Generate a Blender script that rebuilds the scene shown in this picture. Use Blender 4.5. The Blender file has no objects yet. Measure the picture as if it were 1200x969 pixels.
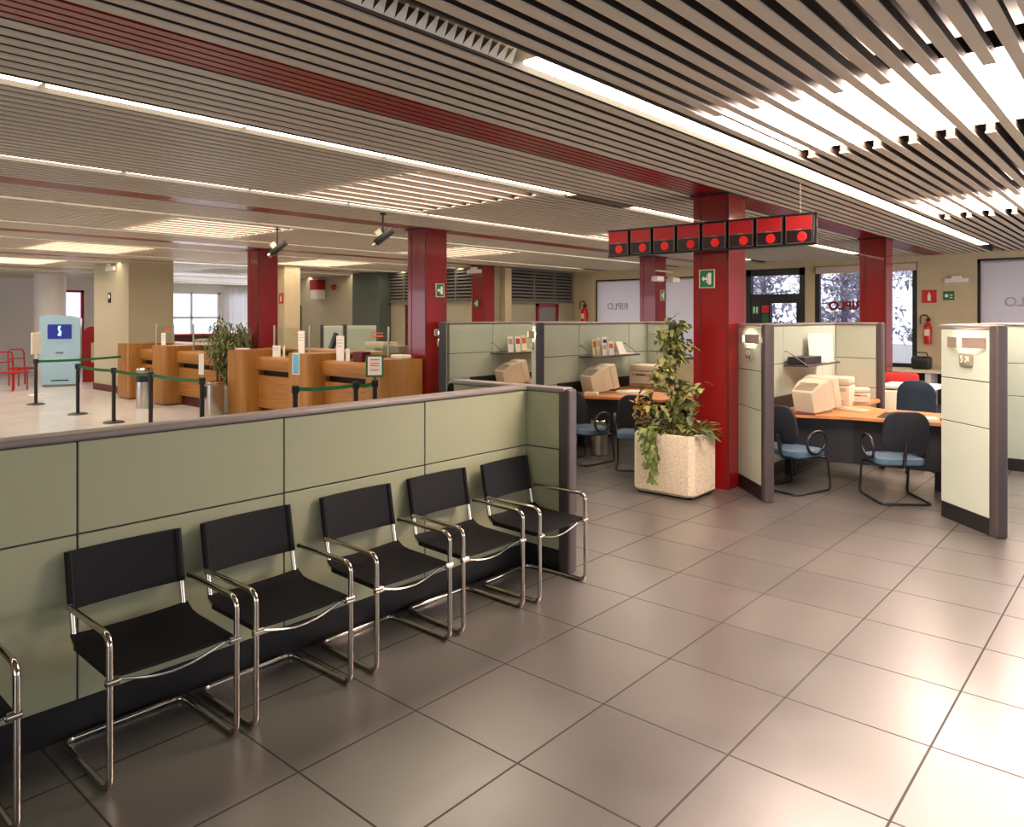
import bpy, bmesh, math, random
from mathutils import Vector, Matrix
PI = math.pi
SC = bpy.context.scene
COL = SC.collection
R = random.Random(7)

# ------------------------------------------------------------------ materials
def lin(c):
    return tuple(((v/255)/12.92 if v/255 <= 0.04045 else ((v/255+0.055)/1.055)**2.4) for v in c)
def P(name, rgb, rough=0.5, metal=0.0, spec=0.5, noise=0.0, nscale=30.0, bump=0.0, bscale=80.0, coat=0.0, stretch=(1, 1, 1)):
    m = bpy.data.materials.new(name); m.use_nodes = True
    nt = m.node_tree; b = nt.nodes['Principled BSDF']
    c = lin(rgb)
    b.inputs['Base Color'].default_value = (*c, 1)
    b.inputs['Roughness'].default_value = rough
    b.inputs['Metallic'].default_value = metal
    b.inputs['Specular IOR Level'].default_value = spec
    b.inputs['Coat Weight'].default_value = coat
    if noise or bump:
        tc = nt.nodes.new('ShaderNodeTexCoord'); mp = nt.nodes.new('ShaderNodeMapping')
        mp.inputs['Scale'].default_value = stretch
        nt.links.new(tc.outputs['Object'], mp.inputs['Vector'])
    if noise:
        n = nt.nodes.new('ShaderNodeTexNoise'); n.inputs['Scale'].default_value = nscale; n.inputs['Detail'].default_value = 6
        nt.links.new(mp.outputs['Vector'], n.inputs['Vector'])
        r = nt.nodes.new('ShaderNodeValToRGB')
        r.color_ramp.elements[0].position = 0.3; r.color_ramp.elements[1].position = 0.7
        r.color_ramp.elements[0].color = (*[v*(1-noise) for v in c], 1)
        r.color_ramp.elements[1].color = (*[min(1, v*(1+noise)) for v in c], 1)
        nt.links.new(n.outputs['Fac'], r.inputs['Fac']); nt.links.new(r.outputs['Color'], b.inputs['Base Color'])
    if bump:
        n2 = nt.nodes.new('ShaderNodeTexNoise'); n2.inputs['Scale'].default_value = bscale
        nt.links.new(mp.outputs['Vector'], n2.inputs['Vector'])
        bp = nt.nodes.new('ShaderNodeBump'); bp.inputs['Strength'].default_value = bump; bp.inputs['Distance'].default_value = 0.004
        nt.links.new(n2.outputs['Fac'], bp.inputs['Height']); nt.links.new(bp.outputs['Normal'], b.inputs['Normal'])
    return m
def EM(name, rgb, s):
    m = bpy.data.materials.new(name); m.use_nodes = True; nt = m.node_tree
    b = nt.nodes['Principled BSDF']; c = lin(rgb)
    b.inputs['Base Color'].default_value = (*[v*0.8 for v in c], 1)
    b.inputs['Emission Color'].default_value = (*c, 1); b.inputs['Emission Strength'].default_value = s
    return m
def GLASS(name, tint=(255, 255, 255), op=0.12):
    m = bpy.data.materials.new(name); m.use_nodes = True; nt = m.node_tree
    for n in list(nt.nodes):
        if n.type != 'OUTPUT_MATERIAL': nt.nodes.remove(n)
    out = [n for n in nt.nodes if n.type == 'OUTPUT_MATERIAL'][0]
    t = nt.nodes.new('ShaderNodeBsdfTransparent'); t.inputs['Color'].default_value = (*lin(tint), 1)
    g = nt.nodes.new('ShaderNodeBsdfGlossy'); g.inputs['Roughness'].default_value = 0.03
    fr = nt.nodes.new('ShaderNodeLayerWeight'); fr.inputs['Blend'].default_value = 0.5
    pw = nt.nodes.new('ShaderNodeMath'); pw.operation = 'POWER'; pw.inputs[1].default_value = 4.0
    nt.links.new(fr.outputs['Facing'], pw.inputs[0])
    ad = nt.nodes.new('ShaderNodeMath'); ad.operation = 'MULTIPLY_ADD'; ad.inputs[1].default_value = 0.4; ad.inputs[2].default_value = 0.025
    mx = nt.nodes.new('ShaderNodeMixShader')
    nt.links.new(pw.outputs[0], ad.inputs[0]); nt.links.new(ad.outputs[0], mx.inputs[0])
    nt.links.new(t.outputs[0], mx.inputs[1]); nt.links.new(g.outputs[0], mx.inputs[2]); nt.links.new(mx.outputs[0], out.inputs[0])
    return m
def FROST(name, rgb, tr=0.6):
    m = bpy.data.materials.new(name); m.use_nodes = True; nt = m.node_tree
    for n in list(nt.nodes):
        if n.type != 'OUTPUT_MATERIAL': nt.nodes.remove(n)
    out = [n for n in nt.nodes if n.type == 'OUTPUT_MATERIAL'][0]
    d = nt.nodes.new('ShaderNodeBsdfDiffuse'); d.inputs['Color'].default_value = (*lin(rgb), 1)
    t = nt.nodes.new('ShaderNodeBsdfTranslucent'); t.inputs['Color'].default_value = (*lin(rgb), 1)
    mx = nt.nodes.new('ShaderNodeMixShader'); mx.inputs[0].default_value = tr
    nt.links.new(d.outputs[0], mx.inputs[1]); nt.links.new(t.outputs[0], mx.inputs[2]); nt.links.new(mx.outputs[0], out.inputs[0])
    return m
def LEAF(name, a, b_):
    m = bpy.data.materials.new(name); m.use_nodes = True; nt = m.node_tree
    b = nt.nodes['Principled BSDF']; b.inputs['Roughness'].default_value = 0.5
    g = nt.nodes.new('ShaderNodeNewGeometry'); r = nt.nodes.new('ShaderNodeValToRGB')
    r.color_ramp.elements[0].color = (*lin(a), 1); r.color_ramp.elements[1].color = (*lin(b_), 1)
    nt.links.new(g.outputs['Random Per Island'], r.inputs['Fac']); nt.links.new(r.outputs['Color'], b.inputs['Base Color'])
    return m
def WOOD(name, a, b_, axis):
    m = bpy.data.materials.new(name); m.use_nodes = True; nt = m.node_tree
    b = nt.nodes['Principled BSDF']; b.inputs['Roughness'].default_value = 0.38
    tc = nt.nodes.new('ShaderNodeTexCoord'); mp = nt.nodes.new('ShaderNodeMapping')
    s = [22, 22, 22]; s[axis] = 1.2; mp.inputs['Scale'].default_value = s
    n = nt.nodes.new('ShaderNodeTexNoise'); n.inputs['Scale'].default_value = 1.0; n.inputs['Detail'].default_value = 5; n.inputs['Distortion'].default_value = 0.4
    r = nt.nodes.new('ShaderNodeValToRGB'); r.color_ramp.elements[0].position = 0.3; r.color_ramp.elements[1].position = 0.7
    r.color_ramp.elements[0].color = (*lin(a), 1); r.color_ramp.elements[1].color = (*lin(b_), 1)
    nt.links.new(tc.outputs['Object'], mp.inputs['Vector']); nt.links.new(mp.outputs['Vector'], n.inputs['Vector'])
    nt.links.new(n.outputs['Fac'], r.inputs['Fac']); nt.links.new(r.outputs['Color'], b.inputs['Base Color'])
    return m
TILE = 0.6147
def TILES(name, c1, c2, cm, size, ox, oy, rough, mortar=0.004, spec=0.5, grain=0.12, gscale=120, ior=1.5):
    m = bpy.data.materials.new(name); m.use_nodes = True; nt = m.node_tree
    b = nt.nodes['Principled BSDF']; b.inputs['Roughness'].default_value = rough; b.inputs['Specular IOR Level'].default_value = spec; b.inputs['IOR'].default_value = ior
    tc = nt.nodes.new('ShaderNodeTexCoord'); mp = nt.nodes.new('ShaderNodeMapping')
    mp.inputs['Location'].default_value = (-ox, -oy, 0)
    br = nt.nodes.new('ShaderNodeTexBrick'); br.offset = 0; br.squash = 1
    br.inputs['Scale'].default_value = 1; br.inputs['Brick Width'].default_value = size; br.inputs['Row Height'].default_value = size
    br.inputs['Mortar Size'].default_value = mortar; br.inputs['Mortar Smooth'].default_value = 0.1; br.inputs['Bias'].default_value = 0
    br.inputs['Color1'].default_value = (*lin(c1), 1); br.inputs['Color2'].default_value = (*lin(c2), 1); br.inputs['Mortar'].default_value = (*lin(cm), 1)
    n = nt.nodes.new('ShaderNodeTexNoise'); n.inputs['Scale'].default_value = gscale; n.inputs['Detail'].default_value = 4
    rm = nt.nodes.new('ShaderNodeMapRange'); rm.inputs[3].default_value = 1-grain; rm.inputs[4].default_value = 1+grain
    mu = nt.nodes.new('ShaderNodeMix'); mu.data_type = 'RGBA'; mu.blend_type = 'MULTIPLY'; mu.inputs[0].default_value = 1
    nt.links.new(tc.outputs['Object'], mp.inputs['Vector']); nt.links.new(mp.outputs['Vector'], br.inputs['Vector'])
    nt.links.new(tc.outputs['Object'], n.inputs['Vector']); nt.links.new(n.outputs['Fac'], rm.inputs[0])
    nt.links.new(br.outputs['Color'], mu.inputs[6]); nt.links.new(rm.outputs[0], mu.inputs[7])
    nt.links.new(mu.outputs[2], b.inputs['Base Color'])
    n2 = nt.nodes.new('ShaderNodeTexNoise'); n2.inputs['Scale'].default_value = 3.0; n2.inputs['Detail'].default_value = 5
    r2 = nt.nodes.new('ShaderNodeMapRange'); r2.inputs[3].default_value = rough*0.8; r2.inputs[4].default_value = rough*1.25
    nt.links.new(tc.outputs['Object'], n2.inputs['Vector']); nt.links.new(n2.outputs['Fac'], r2.inputs[0])
    ra = nt.nodes.new('ShaderNodeMath'); ra.operation = 'MULTIPLY_ADD'; ra.inputs[1].default_value = 0.4
    nt.links.new(br.outputs['Fac'], ra.inputs[0]); nt.links.new(r2.outputs[0], ra.inputs[2]); nt.links.new(ra.outputs[0], b.inputs['Roughness'])
    sp = nt.nodes.new('ShaderNodeMapRange'); sp.inputs[3].default_value = spec; sp.inputs[4].default_value = 0.3*spec
    nt.links.new(br.outputs['Fac'], sp.inputs[0]); nt.links.new(sp.outputs[0], b.inputs['Specular IOR Level'])
    return m

M = {}
M['floor'] = TILES('granite_tile_floor', (93, 89, 85), (80, 77, 74), (34, 27, 23), TILE, 2.28, 2.585, 0.30, mortar=0.005, spec=1.0, ior=1.9)
M['marble'] = TILES('pale_marble_floor', (216, 215, 212), (208, 207, 204), (170, 168, 165), 0.6, 0, 0, 0.2, 0.003, spec=0.4, grain=0.06, gscale=6)
M['slat'] = P('beige_ceiling_slat', (216, 204, 184), 0.45)
M['slatside'] = P('dark_brown_slat_side', (74, 60, 52), 0.7)
M['plenum'] = P('dark_plenum', (30, 27, 25), 0.9)
M['redslat'] = P('red_ceiling_slat', (140, 22, 28), 0.3)
M['red'] = P('red_lacquer', (132, 17, 19), 0.22, coat=0.4, spec=0.5)
M['reddark'] = P('red_groove', (90, 12, 16), 0.5)
M['beige'] = P('beige_wall_paint', (196, 180, 146), 0.7, noise=0.04, nscale=4)
M['grey_wall'] = P('grey_wall_panel', (166, 158, 134), 0.55)
M['green_dark'] = P('dark_green_wall', (84, 92, 84), 0.6)
M['white_wall'] = P('white_wall_paint', (230, 224, 220), 0.7)
M['plaster'] = P('speckled_plaster', (180, 172, 146), 0.7, noise=0.05, nscale=90)
M['louver'] = P('grey_louver_metal', (110, 106, 98), 0.5)
M['louver_dark'] = P('louver_recess', (34, 32, 30), 0.9)
M['panel'] = P('sage_green_panel', (184, 194, 178), 0.5, bump=0.08, bscale=200)
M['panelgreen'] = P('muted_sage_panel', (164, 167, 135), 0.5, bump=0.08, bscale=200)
M['core'] = P('panel_gap_dark', (48, 48, 44), 0.7)
M['plinth'] = P('black_plinth', (24, 22, 24), 0.45)
M['rail'] = P('grey_metal_rail', (140, 130, 126), 0.4, metal=0.2)
M['post'] = P('grey_brown_post', (70, 62, 62), 0.45)
M['postblue'] = P('dark_slate_post', (44, 44, 52), 0.5)
M['chrome'] = P('chrome', (205, 196, 182), 0.12, metal=1.0)
M['steel'] = P('brushed_steel', (190, 186, 178), 0.28, metal=1.0)
M['leather'] = P('black_leather_sling', (8, 8, 13), 0.6, spec=0.3, bump=0.1, bscale=300)
M['blackplastic'] = P('black_plastic', (26, 26, 30), 0.4)
M['blackmetal'] = P('black_metal', (22, 22, 24), 0.35)
M['bluefab'] = P('blue_grey_fabric', (70, 96, 118), 0.85, bump=0.2, bscale=400)
M['bluedark'] = P('dark_blue_fabric', (15, 21, 31), 0.8, bump=0.2, bscale=400)
M['bluemid'] = P('petrol_blue_fabric', (28, 48, 68), 0.8, bump=0.2, bscale=400)
M['redfab'] = P('red_fabric', (176, 30, 28), 0.7)
M['deskwood'] = WOOD('orange_beech', (190, 118, 66), (206, 136, 82), 1)
M['deskdark'] = P('charcoal_desk_panel', (24, 24, 31), 0.5)
M['oakv'] = WOOD('oak_vertical', (146, 96, 42), (170, 121, 58), 2)
M['oakh'] = WOOD('oak_horizontal', (146, 94, 40), (170, 119, 55), 1)
M['slot'] = P('dark_slot', (34, 16, 12), 0.6)
M['plinthred'] = P('dark_red_plinth', (84, 26, 26), 0.5)
M['beigepl'] = P('beige_computer_plastic', (214, 204, 180), 0.45)
M['beigedk'] = P('beige_computer_shade', (180, 168, 146), 0.5)
M['white'] = P('white_paper', (236, 232, 224), 0.7)
M['cream'] = P('cream_card', (228, 216, 186), 0.7)
M['concrete'] = P('exposed_aggregate', (206, 192, 166), 0.85, noise=0.28, nscale=70, bump=0.4, bscale=90)
M['soil'] = P('potting_soil', (50, 36, 26), 0.95, noise=0.3)
M['stem'] = P('plant_stem', (74, 58, 36), 0.8)
M['leafy'] = LEAF('ivy_leaf', (92, 106, 50), (172, 168, 100))
M['leafg'] = LEAF('green_leaf', (62, 84, 40), (138, 150, 80))
M['leafo'] = LEAF('yellow_leaf', (150, 118, 44), (190, 156, 70))
M['leafd'] = LEAF('ficus_leaf', (74, 92, 50), (156, 158, 108))
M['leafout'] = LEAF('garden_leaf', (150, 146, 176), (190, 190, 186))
M['strip'] = EM('strip_light_diffuser', (255, 236, 208), 11.0)
M['stripoff'] = P('unlit_louvre', (150, 136, 112), 0.4)
M['housing'] = P('light_housing', (70, 64, 58), 0.5)
M['sky'] = EM('skylight_diffuser', (255, 230, 212), 7.0)
M['skynear'] = EM('near_skylight_diffuser', (255, 226, 212), 42.0)
M['glow'] = EM('wall_lamp_glow', (255, 238, 212), 40.0)
M['glowlow'] = EM('wall_lamp_window', (255, 226, 190), 1.6)
M['lamp'] = P('bronze_grey_lamp', (150, 134, 122), 0.4, metal=0.3)
M['plate'] = P('olive_grey_plate', (140, 136, 112), 0.4)
M['green'] = P('safety_green', (16, 112, 70), 0.4)
M['greenbelt'] = P('green_belt', (14, 96, 50), 0.6)
M['signred'] = P('safety_red', (196, 36, 34), 0.4)
M['navy'] = P('navy_card', (30, 36, 96), 0.5)
M['orange'] = P('orange_print', (214, 96, 40), 0.6)
M['cyan'] = P('light_blue_plastic', (168, 206, 226), 0.35)
M['skyblue'] = P('sky_blue_card', (96, 172, 204), 0.6)
M['ledred'] = EM('red_display_face', (190, 20, 26), 0.1)
M['leddot'] = EM('red_display_dot', (220, 24, 20), 0.3)
M['leddark'] = P('display_black', (34, 14, 16), 0.3)
M['screen'] = EM('kiosk_screen', (26, 36, 120), 0.7)
M['screenw'] = EM('kiosk_figure', (170, 210, 240), 0.9)
M['glass'] = GLASS('window_glass')
M['screenglass'] = GLASS('counter_glass', (246, 250, 247), 0.3)
M['frost'] = FROST('frosted_film', (240, 236, 234), 0.7)
M['blind'] = FROST('white_blind', (242, 236, 234), 0.75)
M['ghost'] = FROST('ghost_letter', (206, 194, 186), 0.5)
M['winframe'] = P('dark_window_frame', (16, 14, 16), 0.4)
M['letter'] = P('dark_red_letter', (120, 20, 28), 0.5)
M['valance'] = P('pinkish_valance', (206, 186, 170), 0.6)
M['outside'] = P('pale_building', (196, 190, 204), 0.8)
M['ground'] = P('outside_pavement', (170, 165, 160), 0.9)
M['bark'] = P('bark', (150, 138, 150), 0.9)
M['grey'] = P('mid_grey_plastic', (128, 126, 122), 0.5)
M['greytxt'] = P('grey_print', (120, 116, 110), 0.7)
M['wire'] = P('thin_wire', (190, 180, 170), 0.4, metal=0.6)
M['greenpot'] = P('pale_grey_green_pot', (178, 186, 168), 0.6)
M['extred'] = P('extinguisher_red', (196, 30, 28), 0.25)

# ------------------------------------------------------------------ geometry
class MB:
    def __init__(s): s.v = []; s.f = []; s.i = []
    def add(s, vs, fs, mi=0, T=None):
        n = len(s.v)
        s.v += [tuple(T @ Vector(p)) if T is not None else tuple(p) for p in vs]
        s.f += [tuple(n+k for k in q) for q in fs]; s.i += [mi]*len(fs)
        return s
    def box(s, x0, x1, y0, y1, z0, z1, mi=0, T=None):
        x0, x1 = min(x0, x1), max(x0, x1); y0, y1 = min(y0, y1), max(y0, y1); z0, z1 = min(z0, z1), max(z0, z1)
        vs = [(x, y, z) for z in (z0, z1) for y in (y0, y1) for x in (x0, x1)]
        return s.add(vs, [(0, 2, 3, 1), (4, 5, 7, 6), (0, 1, 5, 4), (2, 6, 7, 3), (0, 4, 6, 2), (1, 3, 7, 5)], mi, T)
    def rbox(s, x0, x1, y0, y1, z0, z1, r=0.01, seg=3, mi=0, T=None):
        bm = bmesh.new(); bmesh.ops.create_cube(bm, size=1)
        for v in bm.verts:
            v.co = Vector(((x0+x1)/2+v.co.x*(x1-x0), (y0+y1)/2+v.co.y*(y1-y0), (z0+z1)/2+v.co.z*(z1-z0)))
        r = min(r, 0.49*min(abs(x1-x0), abs(y1-y0), abs(z1-z0)))
        bmesh.ops.bevel(bm, geom=bm.edges[:], offset=r, segments=seg, profile=0.5, affect='EDGES')
        s.bm(bm, mi, T); return s
    def bm(s, bm, mi=0, T=None):
        bm.verts.index_update()
        s.add([v.co.copy() for v in bm.verts], [[v.index for v in f.verts] for f in bm.faces], mi, T); bm.free(); return s
    def prism(s, poly, z0, z1, mi=0, T=None):
        n = len(poly); vs = [(x, y, z0) for x, y in poly]+[(x, y, z1) for x, y in poly]
        fs = [tuple(range(n-1, -1, -1)), tuple(range(n, 2*n))]+[(k, (k+1) % n, n+(k+1) % n, n+k) for k in range(n)]
        return s.add(vs, fs, mi, T)
    def lathe(s, prof, seg=20, c=(0, 0, 0), mi=0, T=None):
        vs = []; fs = []
        for r, z in prof:
            for k in range(seg):
                a = 2*PI*k/seg; vs.append((c[0]+r*math.cos(a), c[1]+r*math.sin(a), c[2]+z))
        for j in range(len(prof)-1):
            for k in range(seg):
                k2 = (k+1) % seg; fs.append((j*seg+k, j*seg+k2, (j+1)*seg+k2, (j+1)*seg+k))
        fs.append(tuple(range(seg-1, -1, -1))); fs.append(tuple((len(prof)-1)*seg+k for k in range(seg)))
        return s.add(vs, fs, mi, T)
    def tube(s, pts, r, seg=10, mi=0, closed=False, T=None):
        pts = [Vector(p) for p in pts]; n = len(pts)
        rs = r if isinstance(r, (list, tuple)) else [r]*n
        def tan(k):
            if closed: return (pts[(k+1) % n]-pts[k-1]).normalized()
            if k == 0: return (pts[1]-pts[0]).normalized()
            if k == n-1: return (pts[-1]-pts[-2]).normalized()
            return ((pts[k+1]-pts[k]).normalized()+(pts[k]-pts[k-1]).normalized()).normalized()
        t = tan(0); u = t.orthogonal().normalized(); vs = []; fs = []
        for k in range(n):
            t2 = tan(k); q = t.rotation_difference(t2); u = (q @ u); u = (u-t2*u.dot(t2)).normalized(); t = t2; w = t.cross(u)
            for a in range(seg):
                ang = 2*PI*a/seg; vs.append(pts[k]+(u*math.cos(ang)+w*math.sin(ang))*rs[k])
        for k in range(n if closed else n-1):
            k2 = (k+1) % n
            for a in range(seg):
                b = (a+1) % seg; fs.append((k*seg+a, k*seg+b, k2*seg+b, k2*seg+a))
        if not closed:
            fs.append(tuple(range(seg-1, -1, -1))); fs.append(tuple((n-1)*seg+a for a in range(seg)))
        return s.add(vs, fs, mi, T)
    def build(s, name, mats, parent=None, loc=None, rz=0, world=True, smooth=True):
        me = bpy.data.meshes.new(name)
        off = Vector((0, 0, 0))
        if parent is not None and world:
            p = parent
            while p is not None: off += p.location; p = p.parent
        vs = [tuple(Vector(v)-off) for v in s.v] if off.length else s.v
        me.from_pydata(vs, [], s.f)
        if not isinstance(mats, (list, tuple)): mats = [mats]
        for m in mats: me.materials.append(m)
        if len(mats) > 1: me.polygons.foreach_set('material_index', s.i)
        me.validate(); me.update()
        if smooth:
            me.shade_smooth(); me.set_sharp_from_angle(angle=math.radians(38))
        o = bpy.data.objects.new(name, me); COL.objects.link(o)
        if parent is not None: o.parent = parent
        if loc is not None: o.location = loc
        if rz: o.rotation_euler = (0, 0, rz)
        return o
def box(*a, **k): return MB().box(*a, **k)
def fillet(pts, r, n=6):
    pts = [Vector(p) for p in pts]; out = [pts[0]]
    for k in range(1, len(pts)-1):
        a, b, c = pts[k-1], pts[k], pts[k+1]
        d1 = (a-b); d2 = (c-b); rr = min(r, d1.length*0.49, d2.length*0.49)
        p0 = b+d1.normalized()*rr; p1 = b+d2.normalized()*rr
        for j in range(n+1):
            t = j/n; out.append(p0*(1-t)**2+b*2*t*(1-t)+p1*t*t)
    out.append(pts[-1]); return out
def Tm(x=0, y=0, z=0, rz=0, rx=0, ry=0):
    return Matrix.Translation((x, y, z)) @ Matrix.Rotation(rz, 4, 'Z') @ Matrix.Rotation(ry, 4, 'Y') @ Matrix.Rotation(rx, 4, 'X')
def frame(origin, xdir, ydir):
    x = Vector(xdir).normalized(); y = Vector(ydir).normalized(); z = x.cross(y)
    m = Matrix((x, y, z)).transposed().to_4x4(); m.translation = Vector(origin); return m

def thing(name, label, cat, loc=(0, 0, 0), rz=0, group=None):
    o = bpy.data.objects.new(name, None); COL.objects.link(o)
    o.empty_display_size = 0.1
    o.location = loc; o.rotation_euler = (0, 0, rz); o['label'] = label; o['category'] = cat
    if group: o['group'] = group
    return o
def tag(o, label, cat, group=None):
    o['label'] = label; o['category'] = cat
    if group: o['group'] = group
    return o
def struct(o): o['kind'] = 'structure'; return o
def dup(root, loc, rz, label, group=None):
    r = root.copy(); COL.objects.link(r); r.location = loc; r.rotation_euler = (0, 0, rz); r['label'] = label
    if group: r['group'] = group
    def rec(src, dst):
        for ch in list(src.children):
            c = ch.copy(); COL.objects.link(c); c.parent = dst; rec(ch, c)
    rec(root, r); return r
def set_at(mb, name, mats, label, cat, group=None, **k):
    """single-mesh thing: origin put at its own base centre"""
    xs = [v[0] for v in mb.v]; ys = [v[1] for v in mb.v]; zs = [v[2] for v in mb.v]
    c = Vector(((min(xs)+max(xs))/2, (min(ys)+max(ys))/2, min(zs)))
    mb.v = [tuple(Vector(v)-c) for v in mb.v]
    return tag(mb.build(name, mats, loc=c, **k), label, cat, group)
def text_mb(body, size, T, mi=0, depth=0.003, mb=None, bold=0.0):
    cu = bpy.data.curves.new('t', 'FONT'); cu.body = body; cu.size = size; cu.extrude = depth/2; cu.offset = bold; cu.align_x = 'CENTER'; cu.align_y = 'CENTER'
    o = bpy.data.objects.new('t', cu); COL.objects.link(o)
    bpy.context.view_layer.update()
    me = bpy.data.meshes.new_from_object(o)
    mb = mb or MB()
    mb.add([v.co.copy() for v in me.vertices], [tuple(p.vertices) for p in me.polygons], mi, T)
    bpy.data.objects.remove(o); bpy.data.curves.remove(cu); bpy.data.meshes.remove(me)
    return mb

# ------------------------------------------------------------------ room shell
ZC = 3.10
XW = 17.5
YE = 28.5
struct(box(-5, 19.5, -5, 8.9, -0.2, 0).build('floor', M['floor'], smooth=False))
fl2 = struct(box(-5, 19.5, 8.9, YE+0.3, -0.2, 0).build('floor_marble', M['marble'], smooth=False))
# slatted ceiling
REDY = [3.62+4.65*k for k in range(-1, 6)]
ROWY = sorted([y-1.165 for y in REDY]+[y+1.165 for y in REDY])
SKYL = []
for k in range(0, 5):
    yc = 1.295+4.65*k
    SKYL.append((4.5, 6.15, yc-0.93, yc+0.93))
    SKYL.append((9.5 if k == 0 else 9.75, 11.15 if k == 0 else 11.3, yc-0.93, yc+0.93))
cm = MB(); ck = MB(); n = 0
def slat(xa, xb, y):
    cm.box(xa, xb, y-0.031, y+0.031, ZC, ZC+0.012)
    ck.box(xa+0.002, xb-0.002, y-0.026, y+0.026, ZC+0.012, ZC+0.07)
def slats(ya, yb, cnt):
    p = (yb-ya)/cnt
    for j in range(cnt):
        y = ya+p*(j+0.5)
        cuts = sorted([(s[0], s[1]) for s in SKYL if s[2] < y < s[3]]) if j % 2 == 1 else []
        x = -5
        for a, b in cuts:
            slat(x, a, y); x = b
        slat(x, XW, y)
for ry in REDY:
    slats(ry+0.19, ry+1.055, 7)
    slats(ry-1.055, ry-0.19, 7)
    slats(ry+1.275, ry+4.65-1.275, 17)
ceil_ = struct(cm.build('ceiling', M['slat'], smooth=False))
ck.build('slat_carrier', M['slatside'], ceil_, smooth=False)
struct(box(-5, 19.5, -5, YE+0.3, 3.34, 3.45).build('ceiling_plenum', M['plenum'], smooth=False))
rm = MB()
for ry in REDY[1:6]:
    t = MB()
    for j in range(5):
        y = ry-0.15+0.075*j
        t.box(-5, XW, y-0.027, y+0.027, ZC+0.005, ZC+0.05)
    t.box(-5, XW, ry-0.18, ry+0.18, ZC+0.05, ZC+0.07)
    struct(t.build('trim_%d' % (REDY.index(ry)), M['redslat'], smooth=False))
# strip lights: one row fixture each, lit segments as parts
rowlab = ['nearest the camera, its left end unlit', 'just behind the first red stripe', 'in front of the second red stripe', 'just behind the second red stripe',
          'in front of the third red stripe', 'just behind the third red stripe', 'in front of the fourth red stripe', 'just behind the fourth red stripe', 'farthest but one, beyond the kiosk', 'farthest of all, before the far wall']
vis = [y for y in ROWY if 2.3 < y < 26]
for n, y in enumerate(vis[:10]):
    t = thing('strip_light', 'continuous white fluorescent strip light in slatted ceiling, row ' + rowlab[n], 'ceiling light', (6, y, ZC))
    h = MB()
    h.box(-3, XW-0.3, y-0.1, y+0.1, ZC+0.12, ZC+0.14)
    for s in (-1, 1): h.box(-3, XW-0.3, y+s*0.1-0.006, y+s*0.1+0.006, ZC, ZC+0.13)
    h.build('housing', M['housing'], t, smooth=False)
    x = -3.0 if n else 2.97
    L = 1.25 if n else 1.62
    x = {0: 2.97, 1: -2.3, 2: -2.2, 3: -2.0, 4: -2.3, 5: -2.1, 6: -2.2, 7: -2, 8: -2.1, 9: -2.2}[n]
    while x+L < XW-0.2:
        off = (n == 1 and 5.8 < x < 7.4)
        if not off:
            box(x+0.02, x+L-0.02, y-0.085, y+0.085, ZC+0.03, ZC+0.05).build('diffuser', M['strip'], t, smooth=False)
        else:
            g = MB()
            for j in range(int(L/0.06)):
                g.box(x+j*0.06, x+j*0.06+0.012, y-0.085, y+0.085, ZC+0.01, ZC+0.06)
            g.build('louvre', M['stripoff'], t, smooth=False)
        x += L
    if n == 0:
        g = MB()
        k = 0; x = -2.8
        while x < 2.9:
            g.add([(x, y+0.09, ZC+0.01), (x+0.06, y+0.09, ZC+0.01), (x+0.03, y+0.02, ZC+0.085), (x, y+0.094, ZC+0.01), (x+0.06, y+0.094, ZC+0.01), (x+0.03, y+0.024, ZC+0.085)],
                  [(0, 1, 2), (3, 5, 4), (0, 3, 4, 1), (1, 4, 5, 2), (2, 5, 3, 0)])
            x += 0.06
        g.build('louvre', M['white'], t, smooth=False)
        MB().box(-2.9, 2.9, y-0.092, y+0.092, ZC+0.09, ZC+0.1).box(-2.9, 2.9, y-0.092, y-0.086, ZC+.005, ZC+0.1).build('reflector', M['cream'], t, smooth=False)
skl = {0: 'nearest the camera at upper right', 1: 'lower right, behind the nearest lit ceiling panel', 2: 'upper left of the sign board, behind the second strip light row', 3: 'far side of the hanging red sign board',
       4: 'above the teller counters in the third bay', 5: 'between the left red column and the back louvres', 6: 'above the beige pillar in the fourth bay', 7: 'above the far teller area, right of the beige pillar',
       8: 'farthest left beyond the beige pillar', 9: 'farthest bay, beyond the teller area'}
for n, (a, b, c, d) in enumerate(SKYL):
    if n > 8: continue
    t = thing('ceiling_light_panel', 'large square luminous ceiling panel behind slats, ' + skl[n], 'ceiling light', ((a+b)/2, (c+d)/2, ZC))
    box(a-0.02, b+0.02, c-0.02, d+0.02, ZC+0.074, ZC+0.09).build('diffuser', M['skynear' if n < 2 else 'sky'], t, smooth=False)
    f = MB()
    for q in ((a-0.05, a-0.02, c-0.05, d+0.05), (b+0.02, b+0.05, c-0.05, d+0.05), (a-0.05, b+0.05, c-0.05, c-0.02), (a-0.05, b+0.05, d+0.02, d+0.05)):
        f.box(*q, ZC+0.072, ZC+0.16)
    f.build('frame', M['plenum'], t, smooth=False)

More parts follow.
